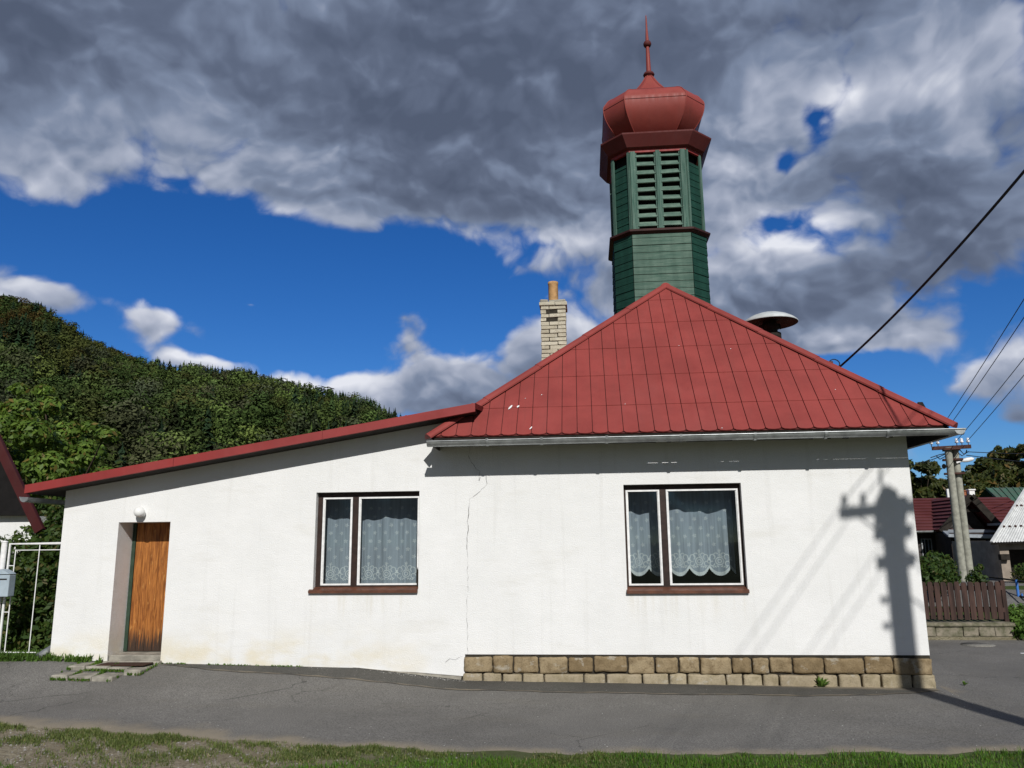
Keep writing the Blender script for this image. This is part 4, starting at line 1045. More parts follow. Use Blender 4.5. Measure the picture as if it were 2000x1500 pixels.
# strip of broken mortar at the foot of the wing beside the plinth
mb = MB(); n = 26
for i in range(n):
    x0, x1 = -3.45+i*1.6/n, -3.45+(i+1)*1.6/n
    mb.add([(x0, .028, bot(x0)-.0), (x1, .028, bot(x1)), (x1, -.02-.05*((i+1)/n), G(x1, 0)+.02), (x0, -.02-.05*(i/n), G(x0, 0)+.02)], [(3,2,1,0)])
mb.build('mortar_strip', M_CONC, house)

# ------------------------------------------------------------------ left of the house: gate, letter box, neighbour
t = thing('metal_gate', 'white tubular metal gate closing the gap beside the low wing', 'gate', (-8.95, .22, -1.68))
mb = MB(); gx0, gx1, gt, gb = -9.16, -8.20, .075, -1.58; gy_ = .22
mb.tube([(gx0, gy_, gb), (gx0, gy_, gt), (gx1, gy_, gt)], .022, 8); mb.tube([(gx1, gy_, gt), (gx1, gy_, gb), (gx0, gy_, gb)], .012, 8); mb.build('frame', M_WHITE, t)
mb = MB()
mb.tube([(gx0+.10, gy_, gb), (gx0+.10, gy_, gt-.09)], .009, 6); mb.tube([(gx0+.50, gy_, gb), (gx0+.50, gy_, gt)], .008, 6); mb.tube([(gx0+.10, gy_, gt-.10), (gx1, gy_, gt-.10)], .008, 6)
for z in (gt-.34, gt-1.05): mb.tube([(gx0, gy_, z), (gx0+.10, gy_, z)], .008, 6)
mb.build('rods', M_WHITE, t)
mb = MB(); mb.tube([(gx0-.10, gy_, -1.75), (gx0-.10, gy_, .10)], .045, 10); mb.lathe((gx0-.10, gy_, .10), [(.05, 0), (.05, .015), (0, .03)], 12); mb.build('post', M_WHITE, t)
mb = MB(); mb.rbox((gx0-.17, .02, -1.72), (gx0-.06, .12, -1.16), .01); mb.build('gas_marker_post', basic('yellow_paint', (.55, .36, .06), .6), None, label='short yellow post at the left picture edge by the gate', category='post')
t = thing('letter_box', 'light grey metal letter box hanging on the white gate post', 'letter box', (-9.10, .12, -.74))
bx0, bx1, by0, by1, bz0, bz1 = -9.33, -8.965, .02, .165, -.73, -.40
mb = MB(); mb.rbox((bx0, by0, bz0), (bx1, by1, bz1), .012, 0, 0, 2); mb.build('body', basic('grey_blue_enamel', (.36, .43, .48), .4, .1, 5, .03), t)
mb = MB(); n = 12; prof = [(bx0+(bx1-bx0)*k/n, bz1+.012+.075*math.sin(math.pi*k/n)) for k in range(n+1)]
vs = [(x, by0-.012, z) for x, z in prof]+[(x, by1, z) for x, z in prof]
mb.add(vs, [(k, k+1, n+2+k, n+1+k) for k in range(n)]+[tuple(range(n, -1, -1)), tuple(range(n+1, 2*n+2))]); mb.build('lid', basic('grey_blue_enamel', (.36, .43, .48)), t)
mb = MB(); mb.box((bx0+.04, by0-.004, bz1-.075), (bx1-.04, by0+.002, bz1-.055)); mb.tube([((bx0+bx1)/2, by0-.008, bz1-.15), ((bx0+bx1)/2, by0+.002, bz1-.15)], .012, 10); mb.build('slot', M_DARK, t)

t = thing('neighbour_house', 'dark gabled neighbour house with maroon verge at the left picture edge', 'building', (-12.5, 3, -1.7))
def hx(x, z, y): return (x, y, z)
mb = MB(); ap = (-12.57, 4.63); e1 = (-9.90, .33); e0 = (-15.27, .33); yf, yb = 1.9, 2.08
for a, b in ((ap, e1), (ap, e0)):
    mb.poly_slab([(a[0], yf, a[1]), (b[0], yf, b[1]), (b[0], yb, b[1]), (a[0], yb, a[1])] if b is e0 else [(a[0], yf, a[1]), (a[0], yb, a[1]), (b[0], yb, b[1]), (b[0], yf, b[1])], Vector(((1 if b is e1 else -1)*(a[1]-b[1]), 0, abs(b[0]-a[0]))).normalized()*-1, -.10)
mb.build('roof', M_BARGE, t)
mb = MB(); mb.bar((ap[0], yf-.02, ap[1]-.02), (e1[0]+.02, yf-.02, e1[1]-.02), .05, .17, up=(0, 0, 1)); mb.bar((ap[0], yf-.02, ap[1]-.02), (e0[0], yf-.02, e0[1]), .05, .17); mb.build('verge_board', M_BARGE, t)
mb = MB(); mb.add([(-14.9, 2.05, .62), (-10.15, 2.05, .62), (-12.57, 2.05, 4.4)], [(0,1,2)]); mb.box((-14.9, 1.95, .60), (-10.15, 2.1, .68)); mb.build('gable_boarding', basic('shade_black_boards', (.007, .006, .006), .95, .3, 8, .2), t)  # near-black colour stands in for the overhang's shade on the boards
mb = MB(); mb.add([(-14.9, 2.12, -2), (-10.2, 2.12, -2), (-10.2, 2.12, .6), (-14.9, 2.12, .6), (-10.2, 4.8, -2), (-10.2, 4.8, .5), (-14.9, 4.8, -2), (-14.9, 4.8, .5)], [(0,1,2,3), (1,4,5,2), (4,6,7,5)]); mb.build('wall', M_WALL, t)

# ------------------------------------------------------------------ right of the house: low wall, picket fence, railing
FY = 6.06
t = thing('retaining_wall', 'low weathered concrete and stone wall below the brown picket fence', 'wall', (7.4, FY, -2.06))
mb = MB(); x0 = 5.3; q = random.Random(12)
mb.box((x0, FY+.03, -2.25), (8.70, FY+.24, -1.76), 1)
zr = [-2.22, -1.99, -1.79]
for j in range(2):
    x = x0
    while x < 8.6:
        w = q.uniform(.28, .55); mb.rbox((x+.006, FY+q.uniform(-.01, .01), zr[j]+.006), (min(x+w, 8.74)-.006, FY+.26, zr[j+1]-.004), .015, 0, .008, 2); x += w
mb.rbox((x0, FY-.03, -1.79), (8.78, FY+.28, -1.715), .02, 0, .006, 2)
mb.build('wall_face', [basic('mossy_rubble', (.20, .175, .135), .95, .5, 6, .6, 40, col2=(.10, .10, .06), bd=.02), M_MORTAR], t)
t = thing('picket_fence', 'dark brown weathered picket fence on top of the low wall', 'fence', (7.6, 6.2, -1.72))
M_PICK = basic('brown_pickets', (.060, .033, .026), .85, .4, 9, .4, 40, stretch=(1, 1, .15), col2=(.030, .018, .015), bd=.01)
fx0, fx1, fz0, fz1 = 5.4, 8.66, -1.66, -.895
mb = MB(); x = fx0; q = random.Random(14)
while x < fx1-.05:
    w = q.uniform(.100, .114); dz = q.uniform(-.012, .012); lean = q.uniform(-.008, .008)
    mb.add([(x, 6.17, fz0+dz), (x+w, 6.17, fz0+dz), (x+w+lean, 6.17, fz1+dz-.03), (x+w*.78+lean, 6.17, fz1+dz), (x+w*.22+lean, 6.17, fz1+dz), (x+lean, 6.17, fz1+dz-.03)] +
           [(x, 6.195, fz0+dz), (x+w, 6.195, fz0+dz), (x+w+lean, 6.195, fz1+dz-.03), (x+w*.78+lean, 6.195, fz1+dz), (x+w*.22+lean, 6.195, fz1+dz), (x+lean, 6.195, fz1+dz-.03)],
           [(0,1,2,3,4,5), (11,10,9,8,7,6)]+[(i, 6+i, 6+(i+1) % 6, (i+1) % 6) for i in range(6)])
    x += .136
mb.build('pickets', M_PICK, t)
for z in (-1.02, -1.47):
    mb = MB(); mb.box((fx0, 6.20, z-.045), (fx1+.03, 6.24, z+.045)); mb.build('rail', M_PICK, t)
for x in (fx1+.02, 7.0, 5.5):
    mb = MB(); mb.rbox((x, 6.245, -1.75), (x+.09, 6.335, -.875), .008); mb.build('post', M_PICK, t)
t = thing('blue_railing', 'blue posted steel railing with dark rails beside the road on the right', 'railing', (10.1, 8.2, -1.5))
mb = MB()
A = at(1955, 1130, 9.6); B = at(2030, 1140, 7.4)
for dz in (0, -.36): mb.tube([at(1895, 1122, 11)+Vector((0, 0, dz)), A+Vector((0, 0, dz)), B+Vector((0, 0, dz)), B+Vector((3, -3, -.1+dz))], .022, 8)
mb.build('rails', M_DARK, t)
MBL = basic('blue_paint', (.05, .17, .50), .5, .15, 6, .05)
for p in (at(1985, 1134, 8.6), at(1895, 1122, 11), at(2060, 1144, 7.2)):
    mb = MB(); p = Vector(p); mb.tube([p+Vector((0, 0, .02)), Vector((p.x, p.y, p.z-.95))], .032, 8); mb.tube([p+Vector((.1, .03, -.3)), Vector((p.x+.1, p.y+.03, p.z-.95))], .02, 8); mb.build('post', MBL, t)
def bush(label, blobs, n, size, mat, seed, name='bush', group=None):
    cl = []
    for px, py, r, y in blobs: p = at(px, py, y); cl += [(p.x, p.y, p.z, r, r, r*.9)]
    bx = sum(c[0] for c in cl)/len(cl); by = sum(c[1] for c in cl)/len(cl)
    t = thing(name, label, 'bush', (bx, by, G(bx, by)), group); mb = MB(); base = Vector((bx, by, G(bx, by)-.1))
    for c in cl: mb.tube([base, base.lerp(Vector(c[:3]), .6)+Vector((0, 0, .05)), c[:3]], [.03, .02, .006], 6)
    mb.build('stem', M_BARK, t); quads('foliage', leaf_cloud(cl, n, size, seed, .6, .3), 4, mat, t); return t
bush('tangled green bush behind the left end of the picket fence', [(1815,1110,.35,8.5),(1840,1105,.32,8.8),(1825,1130,.4,8),(1850,1125,.3,8.4),(1800,1120,.4,8.5),(1822,1090,.2,9)], 2200, .11, M_HEDGE, 41)
bush('slender pale shrub poking up behind the fence right of the concrete pole', [(1905,1122,.15,9),(1912,1108,.10,9),(1897,1132,.14,9),(1918,1132,.13,9)], 420, .09, M_HEDGE, 42)
bush('clipped round dark bush in front of the garage opening', [(2002,1122,.32,10.8),(2020,1120,.36,10.8)], 1200, .08, M_HEDGE, 43)
bush('overgrown grassy bank plants at the right end of the low wall', [(1978,1200,.22,6.6),(1995,1215,.28,6.4),(1985,1235,.24,6.2),(2010,1235,.3,6.0),(2015,1200,.3,6.8),(2040,1220,.4,6.3)], 2600, .09, M_WEED, 44)
# pale manhole rim and paint scrap on the side road
mb = MB(); p = at(1910, 1259, 5.2); z = G(p.x, p.y)+.016; n = 40
mb.lathe((p.x, p.y, z), [(0, 0), (.30, .001), (.30, -.02)], n); mb.build('manhole_cover', asphalt('pale_patch', (.30, .29, .26), False, .2), None, label='pale round manhole cover in the side road below the fence', category='manhole')
mb = MB(); p = at(1996, 1278, 4.0); z = G(p.x, p.y)+.012; mb.add([(p.x-.06, p.y-.1, z), (p.x+.5, p.y-.12, z), (p.x+.5, p.y+.06, z), (p.x-.02, p.y+.02, z)], [(0,1,2,3)]); mb.build('road_marking', M_WHITE, None, kind='structure')

# ------------------------------------------------------------------ houses across the side road
M_TILE = redroof('maroon_tiles', (.105, .026, .026), .8, .7)
M_DWALL = basic('dark_grey_render', (.060, .052, .050), .9, .25, 3, .2, 40)
M_GROOF = basic('green_sheet_roof', (.045, .105, .070), .6, .4, 5, .1, 20, col2=(.075, .10, .075), stretch=(1, .3, 1))
M_WROOF = basic('white_sheet_roof', (.60, .61, .60), .5, .15, 5, .05)
M_BEIGE = basic('beige_render', (.30, .25, .20), .9, .2, 4, .2, 40)
M_LEAN = basic('pale_grey_sheet', (.28, .31, .34), .5, .2, 5, .1)
def tiled(mb, a, b, c, d, rows, mi=0, h=.05):                          # sloped roof from eave a-b to ridge d-c, in overlapping courses
    a, b, c, d = map(Vector, (a, b, c, d)); n = (b-a).cross(d-a).normalized()
    if n.z < 0: n = -n
    for k in range(rows):
        t0, t1 = k/rows, (k+1)/rows
        p0, p1, p2, p3 = a.lerp(d, t0), b.lerp(c, t0), b.lerp(c, t1), a.lerp(d, t1)
        mb.add([p0+n*h, p1+n*h, p2+n*.004, p3+n*.004, p0, p1], [(0,1,2,3),(4,5,1,0)], mi)
    mb.add([a-n*.06, b-n*.06, c-n*.06, d-n*.06, a, b, c, d], [(3,2,1,0),(0,1,5,4),(1,2,6,5),(3,0,4,7)], mi)
HY = 17.0
base_z = -1.30
e0, e1 = at(1740, 1040, HY), at(1848, 1033, HY); rl, rr = at(1740, 978, HY+2.6), at(1905, 968, HY+2.6)
ez = (e0.z+e1.z)/2; rz = (rl.z+rr.z)/2
ga = at(1896, 966, HY-.6); gl = at(1838, 1036, HY-.6); gr = at(1962, 1036, HY-.6)
hb = Vector((e1.x, HY, base_z))
t = thing('tiled_house', 'dark rendered house with maroon tiled roof and gable behind the concrete pole', 'building', hb)
mb = MB(); tiled(mb, (e0.x-1, HY, ez), (e1.x+3.4, HY, ez), (e1.x+3.4, HY+2.6, rz), (e0.x-1, HY+2.6, rz), 11)
tiled(mb, (e0.x-1, HY+5.2, ez), (e1.x+3.4, HY+5.2, ez), (e1.x+3.4, HY+2.6, rz), (e0.x-1, HY+2.6, rz), 6)
gz = ga.z
tiled(mb, (gl.x, HY-.6, gl.z), (gl.x, HY+2.6, gl.z), (ga.x, HY+2.6, gz), (ga.x, HY-.6, gz), 9); tiled(mb, (gr.x, HY+2.6, gr.z), (gr.x, HY-.6, gr.z), (ga.x, HY-.6, gz), (ga.x, HY+2.6, gz), 9)
th_roof = mb.build('roof', M_TILE, t)
mb = MB(); mb.box((e0.x-.8, HY+.45, base_z-.3), (e1.x+3.0, HY+4.8, ez+.1)); mb.add([(gl.x+.35, HY+.0, base_z-.3), (gr.x-.35, HY+.0, base_z-.3), (gr.x-.35, HY+.0, gr.z+.15), (ga.x, HY+.0, gz-.22), (gl.x+.35, HY+.0, gl.z+.15)], [(0,1,2,3,4)])
mb.add([(gl.x+.35, HY, base_z-.3), (gl.x+.35, HY+1, base_z-.3), (gl.x+.35, HY+1, gl.z), (gl.x+.35, HY, gl.z)], [(3,2,1,0)])
mb.build('wall', M_DWALL, t)
mb = MB(); mb.bar((ga.x, HY-.62, gz-.05), (gl.x, HY-.62, gl.z-.05), .05, .22); mb.bar((ga.x, HY-.62, gz-.05), (gr.x, HY-.62, gr.z-.05), .05, .22); mb.bar((ga.x-.45, HY-.3, gz-.52), (ga.x+.45, HY-.3, gz-.52), .1, .1); mb.build('verge_board', M_DARK, t)
mb = MB(); halfround(mb, (e0.x-1, HY-.06, ez-.02), (e1.x, HY-.06, ez-.02), .06, (0, -1, 0)); mb.tube([(e1.x-.1, HY-.06, ez-.06), (e1.x+.05, HY+.1, ez-.25), (e1.x+.3, HY+.42, ez-.35)], .04, 8); mb.build('gutter', M_GALV, t)
# lean-to over the porch
p0, p1 = at(1838, 1034, HY-.4), at(1952, 1034, HY-.4); q0, q1 = at(1852, 1046, HY-1.5), at(1962, 1049, HY-1.5)
mb = MB(); mb.poly_slab([q0, q1, p1, p0], (0, -.2, 1), .06); mb.bar(q0, q1, .03, .09); mb.build('porch_roof', M_LEAN, t)
mb = MB(); mb.box((q0.x+.2, HY-1.2, base_z-.3), (q1.x-.1, HY-.02, p0.z-.12)); mb.build('porch', basic('dark_porch_boards', (.035, .026, .022), .9, .3, 6, .2), t)
def bwin(a, b, y, bars, parent, mat_f=M_WHITE):
    p, q = at(*a, y), at(*b, y); x0, x1, z0, z1 = p.x, q.x, q.z, p.z; mb = MB(); f = .035
    mb.box((x0, y-.03, z0), (x0+f, y+.02, z1)); mb.box((x1-f, y-.03, z0), (x1, y+.02, z1)); mb.box((x0+f, y-.03, z0), (x1-f, y+.02, z0+f)); mb.box((x0+f, y-.03, z1-f), (x1-f, y+.02, z1))
    for k in range(1, bars): x = x0+(x1-x0)*k/bars; mb.box((x-.015, y-.025, z0+f), (x+.015, y+.015, z1-f))
    w = mb.build('window', mat_f, parent); mb = MB(); mb.box((x0+f, y-.012, z0+f), (x1-f, y-.006, z1-f)); mb.build('pane', basic('dark_glass', (.02, .022, .025), .1, .1, 3, 0, spec=.5), w)
bwin((1798, 1052), (1823, 1092), HY+.43, 3, t, basic('dull_white_frame', (.35, .37, .38), .6)); bwin((1896, 1056), (1926, 1069), HY-1.23, 4, t, basic('dull_cream_frame', (.45, .40, .32), .6))
mb = MB(); a = at(1818, 1078, HY+.3); b = at(1870, 1112, HY+.3); mb.box((a.x, HY+.2, base_z-.2), (b.x, HY+.44, a.z-.1)); mb.build('lower_wall', basic('dusky_render', (.10, .065, .055), .9), t)
for (ax, ay, bx_, by_, mat, nm) in ((1849, 955, 1857, 980, M_WHITE, 'chimney'), (1893, 958, 1907, 985, M_WHITE, 'chimney'), (1878, 960, 1889, 975, basic('orange_brick', (.33, .12, .06), .9), 'chimney')):
    y = HY+3.0 if ax != 1893 else HY+1.6; a, b = at(ax, ay, y), at(bx_, by_, y); mb = MB(); w = b.x-a.x
    mb.rbox((a.x, y, b.z-.5), (b.x, y+w, a.z), .01)
    if ax != 1849: mb.rbox((a.x-.03, y-.03, a.z), (b.x+.03, y+w+.03, a.z+.05), .01)
    else: mb.rbox((a.x+.02, y-.01, b.z-.3), (b.x+.1, y+w, b.z+.02), .01)
    mb.build(nm, mat, th_roof)
# green roofed house behind
GY2 = 24.0
a, b, c, d = at(1980, 1003, GY2), at(2110, 1003, GY2), at(2110, 951, GY2+3.2), at(1926, 953, GY2+3.2)
t = thing('green_roof_house', 'house with weathered green sheet roof seen behind the maroon tiled roof', 'building', (b.x, GY2+3, -1.2))
mb = MB(); A_, B_, C_, D_ = map(Vector, (a, b, c, d)); C_.z = D_.z; B_.z = A_.z
mb.poly_slab([A_, B_, C_, D_], (0, -.5, 1), .08)
for k in range(14):
    u = k/14; mb.bar(A_.lerp(B_, u)+Vector((0, 0, .02)), D_.lerp(C_, u)+Vector((0, 0, .02)), .04, .04)
mb.add([D_, C_, C_+Vector((0, 3, -1.4)), D_+Vector((0, 3, -1.4))], [(0,1,2,3),(3,2,1,0)])
mb.build('roof', M_GROOF, t)
mb = MB(); mb.box((A_.x+.2, GY2+.3, -1.6), (B_.x, GY2+6, A_.z-.02)); mb.add([(A_.x-.0, GY2+.5, A_.z-.1), (D_.x+.15, GY2+3.1, D_.z-.1), (D_.x+.9, GY2+3.1, A_.z-.4)], [(0,1,2),(2,1,0)]); mb.build('wall', M_DARK, t)
# white roofed garage at the right edge
WY = 11.5
a, b, c, d = at(1936, 1060, WY), at(2090, 1055, WY), at(2090, 905, WY+3.4), at(2035, 905, WY+3.4)
t = thing('garage', 'small beige garage with steep white corrugated roof at the right edge', 'building', (b.x, WY+1.5, -1.2))
A_, B_, C_, D_ = map(Vector, (a, b, c, d)); mb = MB(); n = 56; vs = []
nn = (B_-A_).cross(D_-A_).normalized(); nn = nn if nn.z > 0 else -nn
for k in range(n+1):
    u = k/n; o = nn*(.022 if k % 2 else 0); vs += [A_.lerp(B_, u)+o, D_.lerp(C_, u)+o]
mb.add(vs, [(2*k, 2*k+2, 2*k+3, 2*k+1) for k in range(n)]); mb.poly_slab([A_-nn*.02, B_-nn*.02, C_-nn*.02, D_-nn*.02], nn, .05, 1)
for f in (.17, .42):
    for k in range(12): p = A_.lerp(D_, f)+(B_.lerp(C_, f)-A_.lerp(D_, f))*((k+.5)/12); mb.bar(p+nn*.02, p+nn*.05, .05, .05, mi=2)
mb.bar(A_+nn*.03, D_+nn*.03, .07, .03)
mb.build('roof', [M_WROOF, M_DARK, M_RUST], t)
p, q = at(1951, 1065, WY+.3), at(1976, 1120, WY+.3)
mb = MB(); mb.box((p.x, WY+.3, -1.6), (q.x, WY+3.2, p.z+.12)); mb.box((q.x, WY+.3, p.z-.12), (B_.x, WY+.5, p.z+.10)); mb.box((q.x, WY+2.9, -1.6), (B_.x, WY+3.2, p.z+.1)); mb.box((B_.x-.3, WY+.3, -1.6), (B_.x, WY+3, p.z-.12)); mb.build('wall', M_BEIGE, t)
mb = MB(); mb.box((q.x+.0, WY+1.0, -1.5), (B_.x-.3, WY+1.1, p.z-.12)); mb.build('opening_shade_panel', M_BLACKISH, t)  # dark panel standing in for the shade inside the open garage
mb = MB(); c_ = at(1960, 1088, WY+.25); mb.rbox((c_.x-.12, WY+.14, c_.z-.08), (c_.x+.12, WY+.298, c_.z+.08), .01); mb.build('meter_box', M_DARK, t)
mb = MB(); p, q = at(1945, 1023, 16), at(1978, 1020, 16); mb.box((p.x, 15.4, p.z-.05), (q.x+.6, 16.6, p.z+.02))
mb.tube([(q.x+.4, 16, p.z), (q.x+.4, 16, base_z)], .06, 8)
mb.build('carport_canopy', M_LEAN, None, label='flat pale canopy between the maroon gable and the white garage roof', category='canopy')

# trees behind those houses
def ptree(px, py, w, h, y, label, seed, mat=M_OLIVE, n=2600, size=.3, group=None, name='deciduous_tree', k=16):
    c = at(px, py, y); sc = (y+D)/F; rx, rz_ = w*sc/2, h*sc/2
    cl = crown_clumps((c.x, c.y, c.z), rx*.78, rx*.8, rz_*.8, k, rx*.34, seed, -.9)
    return tree(name, label, 'tree', (c.x, y, G(c.x, y)), cl, n, size, mat, seed, .10*rx+.05, group, .6)
ptree(1792, 960, 90, 190, 27, 'dense olive tree directly behind the right end of the white house', 51, M_OLIVE, 5000, .30)
ptree(1834, 965, 56, 90, 30, 'small rounded tree between the house corner and the concrete pole', 52, M_OLIVE, 2200, .30)
ptree(1722, 800, 60, 90, 16, 'tree top peeping over the right hip of the red roof', 53, M_OLIVE, 2400, .16)
g = 'trees on the slope behind the far houses'
for i, (px, py, w, h, y) in enumerate(((1890,945,75,90,42),(1925,930,80,75,60),(1965,915,80,80,62),(2000,910,85,90,60),(2040,915,90,100,60),(1950,945,80,70,52),(1990,945,90,70,50),(1860,960,60,70,48),(1915,955,60,60,46),(2045,950,80,80,50),(1960,893,50,50,70),(2080,930,90,110,60),(1830,985,60,60,46),(1780,990,70,70,50))):
    ptree(px, py, w, h, y, 'bushy olive tree on the wooded slope behind the far houses', 60+i, M_OLIVE, 1800, .42, g, k=13)

# ------------------------------------------------------------------ wooded hill on the left
RID = [(-500, 560), (-250, 575), (0, 600), (60, 612), (100, 632), (150, 668), (200, 696), (280, 728), (350, 738), (480, 748), (560, 772), (620, 786), (700, 806), (745, 828), (820, 862), (950, 900), (1100, 940)]
RA, RE = [], []
for px, py in RID:
    d = ray(px, py); RA.append(d.x/d.y); RE.append(d.z/d.y)
Y0, Y1 = 105.0, 560.0
def hill(a, t):
    yy = Y0+(Y1-Y0)*t; zr = np.interp(a, RA, RE)*(Y1+D)-5.0
    z = -2.5+(zr+2.5)*(t**.86)+2.2*math.sin(a*31+t*9)*t*(1-t)*3
    return Vector((a*(yy+D), yy, z))
mb = MB(); na, nt = 60, 26; vs = []
for j in range(nt+3):
    for i in range(na+1):
        a = RA[0]-.25+(RA[-1]-RA[0]+.35)*i/na
        if j <= nt: vs.append(hill(a, j/nt))
        else: p = hill(a, 1.0); k = j-nt; vs.append(Vector((p.x*(1+.12*k), p.y+70*k, p.z-22*k*k)))
mb.add(vs, [(j*(na+1)+i, j*(na+1)+i+1, (j+1)*(na+1)+i+1, (j+1)*(na+1)+i) for j in range(nt+2) for i in range(na)], 0, True)
mb.build('hill', basic('forest_floor', (.030, .034, .014), .95, .4, .05, 0), kind='structure')
def proto_conifer(seed, h=1.0):
    g = np.random.default_rng(seed); F_ = []
    nl = 13
    for k in range(nl):
        z = .10+.88*k/nl; r = .20*(1-z)**.8+.012; nb = max(4, int(11*(1-k/nl*.6)))
        for b in range(nb):
            a = 2*math.pi*(b+g.random())/nb; rr = r*(.65+.6*g.random()); w = rr*.42+.008; dz = .035+.05*g.random()
            c, s = math.cos(a), math.sin(a)
            F_.append([(0, 0, z+.035), (c*rr*.6-s*w, s*rr*.6+c*w, z-dz*.2), (c*rr, s*rr, z-dz), (c*rr*.6+s*w, s*rr*.6-c*w, z-dz*.2)])
    for b in range(4): a = b*math.pi/2; F_.append([(.012*math.cos(a), .012*math.sin(a), .93), (.006, 0, 1.02), (0, .004, 1.02), (.012*math.cos(a+1.5), .012*math.sin(a+1.5), .93)])
    return np.array(F_)
def proto_broad(seed, slim=1.0, n=420, sz=.075):
    q = random.Random(seed); cl = []
    for k in range(15):
        z = q.uniform(.28, .92); r = .30*slim*math.sin(math.pi*min(.97, max(.08, (z-.12)/.92)))**.6; a = q.uniform(0, 6.3); rr = r*math.sqrt(q.random())
        s = q.uniform(.10, .17); cl.append((rr*math.cos(a), rr*math.sin(a), z, s, s, s*.8))
    cl.append((0, 0, .6, .22*slim, .22*slim, .3))
    return leaf_cloud(cl, n, sz, seed, .28, .66, .35)
CON = [proto_conifer(i) for i in range(5)]; BRO = [proto_broad(10+i) for i in range(5)]; BIR = [proto_broad(30+i, .62) for i in range(4)]
BROF = [proto_broad(50+i, 1.0, 1100, .048) for i in range(4)]; BIRF = [proto_broad(70+i, .62, 900, .045) for i in range(4)]
def place(pr, p, h, ang, wd=1.0):
    c, s = math.cos(ang), math.sin(ang); V = pr.copy(); x = V[..., 0]*c-V[..., 1]*s; y = V[..., 0]*s+V[..., 1]*c
    return np.stack([x*h*wd+p.x, y*h*wd+p.y, V[..., 2]*h+p.z-.4], -1)
ALLV, ALLC = [], []
q = random.Random(77)
CC = {'dark': (.016, .024, .010), 'con': (.018, .034, .016), 'olive': (.060, .072, .021), 'rust': (.066, .050, .016), 'mid': (.052, .080, .024), 'light': (.100, .142, .040), 'grey': (.058, .068, .036)}
for k in range(1750):
    a = q.uniform(RA[0]+.05, RA[-3]); t = q.random()**.8
    if k < 330: a = RA[0]+.1+(RA[-3]-RA[0]-.1)*k/330+q.uniform(-.002, .002); t = q.uniform(.955, 1.0)
    p = hill(a, t)
    px = 1000+F*(Vector(p)-Vector((0, -D, 0))).dot(CR)/(Vector(p)-Vector((0, -D, 0))).dot(CF); py = 750-F*(Vector(p)-Vector((0, -D, 0))).dot(CU)/(Vector(p)-Vector((0, -D, 0))).dot(CF)
    if px < -120 or px > 900: continue
    n1 = math.sin(px*.013+py*.009+1)+math.sin(py*.023-px*.006)+.6*math.sin(px*.031+py*.017)
    con = .15
    if px > 300: con = .72 if py < 800 else (.55 if px > 520 else .25)
    if px < 110 and 660 < py < 760: con = .8
    if py > 790 and 400 < px < 570: con = .08
    if k < 330: con = .42 if px < 270 else .85
    if q.random() < con:
        h = q.uniform(12, 18)*(1 if k >= 330 else q.uniform(.65, 1.15)); pr = q.choice(CON); cname = q.choice(['dark', 'con', 'con', 'dark', 'mid'] if px > 300 else ['dark', 'con', 'con']); wd = q.uniform(.9, 1.3)
    else:
        light = py > 760 and px > 380 and n1 > -.6
        h = q.uniform(11, 17)*(1 if k >= 330 else .46); wd = q.uniform(1.0, 1.4); fine = t < .55; pr = q.choice((BIRF if fine else BIR) if (light or q.random() < .2) else (BROF if fine else BRO))
        cname = q.choice(['light', 'light', 'mid', 'grey'] if light else (['olive', 'olive', 'rust', 'mid'] if py < 740 else ['mid', 'olive', 'grey', 'mid', 'light']))
    col = np.array(CC[cname])*q.uniform(.75, 1.25); col = col*np.array([q.uniform(.9, 1.12), 1, q.uniform(.85, 1.1)])
    V = place(pr, p, h, q.uniform(0, 6.3), wd); ALLV.append(V); ALLC.append(np.tile(col, (len(V), 1)))
quads('forest', np.concatenate(ALLV), 4, M_FOREST, None, np.concatenate(ALLC), kind='stuff', label='mixed wood of dark spruces and olive broadleaf trees covering the hill', category='forest')
# spruces standing out against the sky on the hill's skyline
spots = [(105,632),(146,660),(163,668),(187,678),(218,694),(236,700),(260,712),(285,716),(312,722),(330,724),(347,728),(385,728),(402,730),(424,732),(457,736),(480,738),(505,748),(545,760),(592,772),(640,785),(668,792),(705,804),(728,812)]
for i, (px, py) in enumerate(spots):
    y = Y1*.985; h = q.choice([13, 15, 16, 18, 20]); p = at(px, py-q.uniform(-4, 7), y); p.z -= h*.5; 
    V = place(CON[i % 5], Vector((0, 0, .4)), h, q.uniform(0, 6.3), 1.05)
    t = thing('spruce', 'dark pointed spruce standing out against the sky on the hill top', 'tree', (p.x, p.y, p.z-.5*h), 'spruces on the hill skyline')
    for nm in ('crown', 'trunk'):
        if nm == 'crown': quads('crown', V+np.array([p.x, p.y, p.z-.5*h]), 4, M_FOREST, t, np.tile(np.array(CC['dark']), (len(V), 1)))
        else: mb = MB(); mb.tube([(p.x, p.y, p.z-.5*h-2), (p.x, p.y, p.z-.5*h+h*.95)], [.22, .03], 6); mb.build('trunk', M_BARK, t)

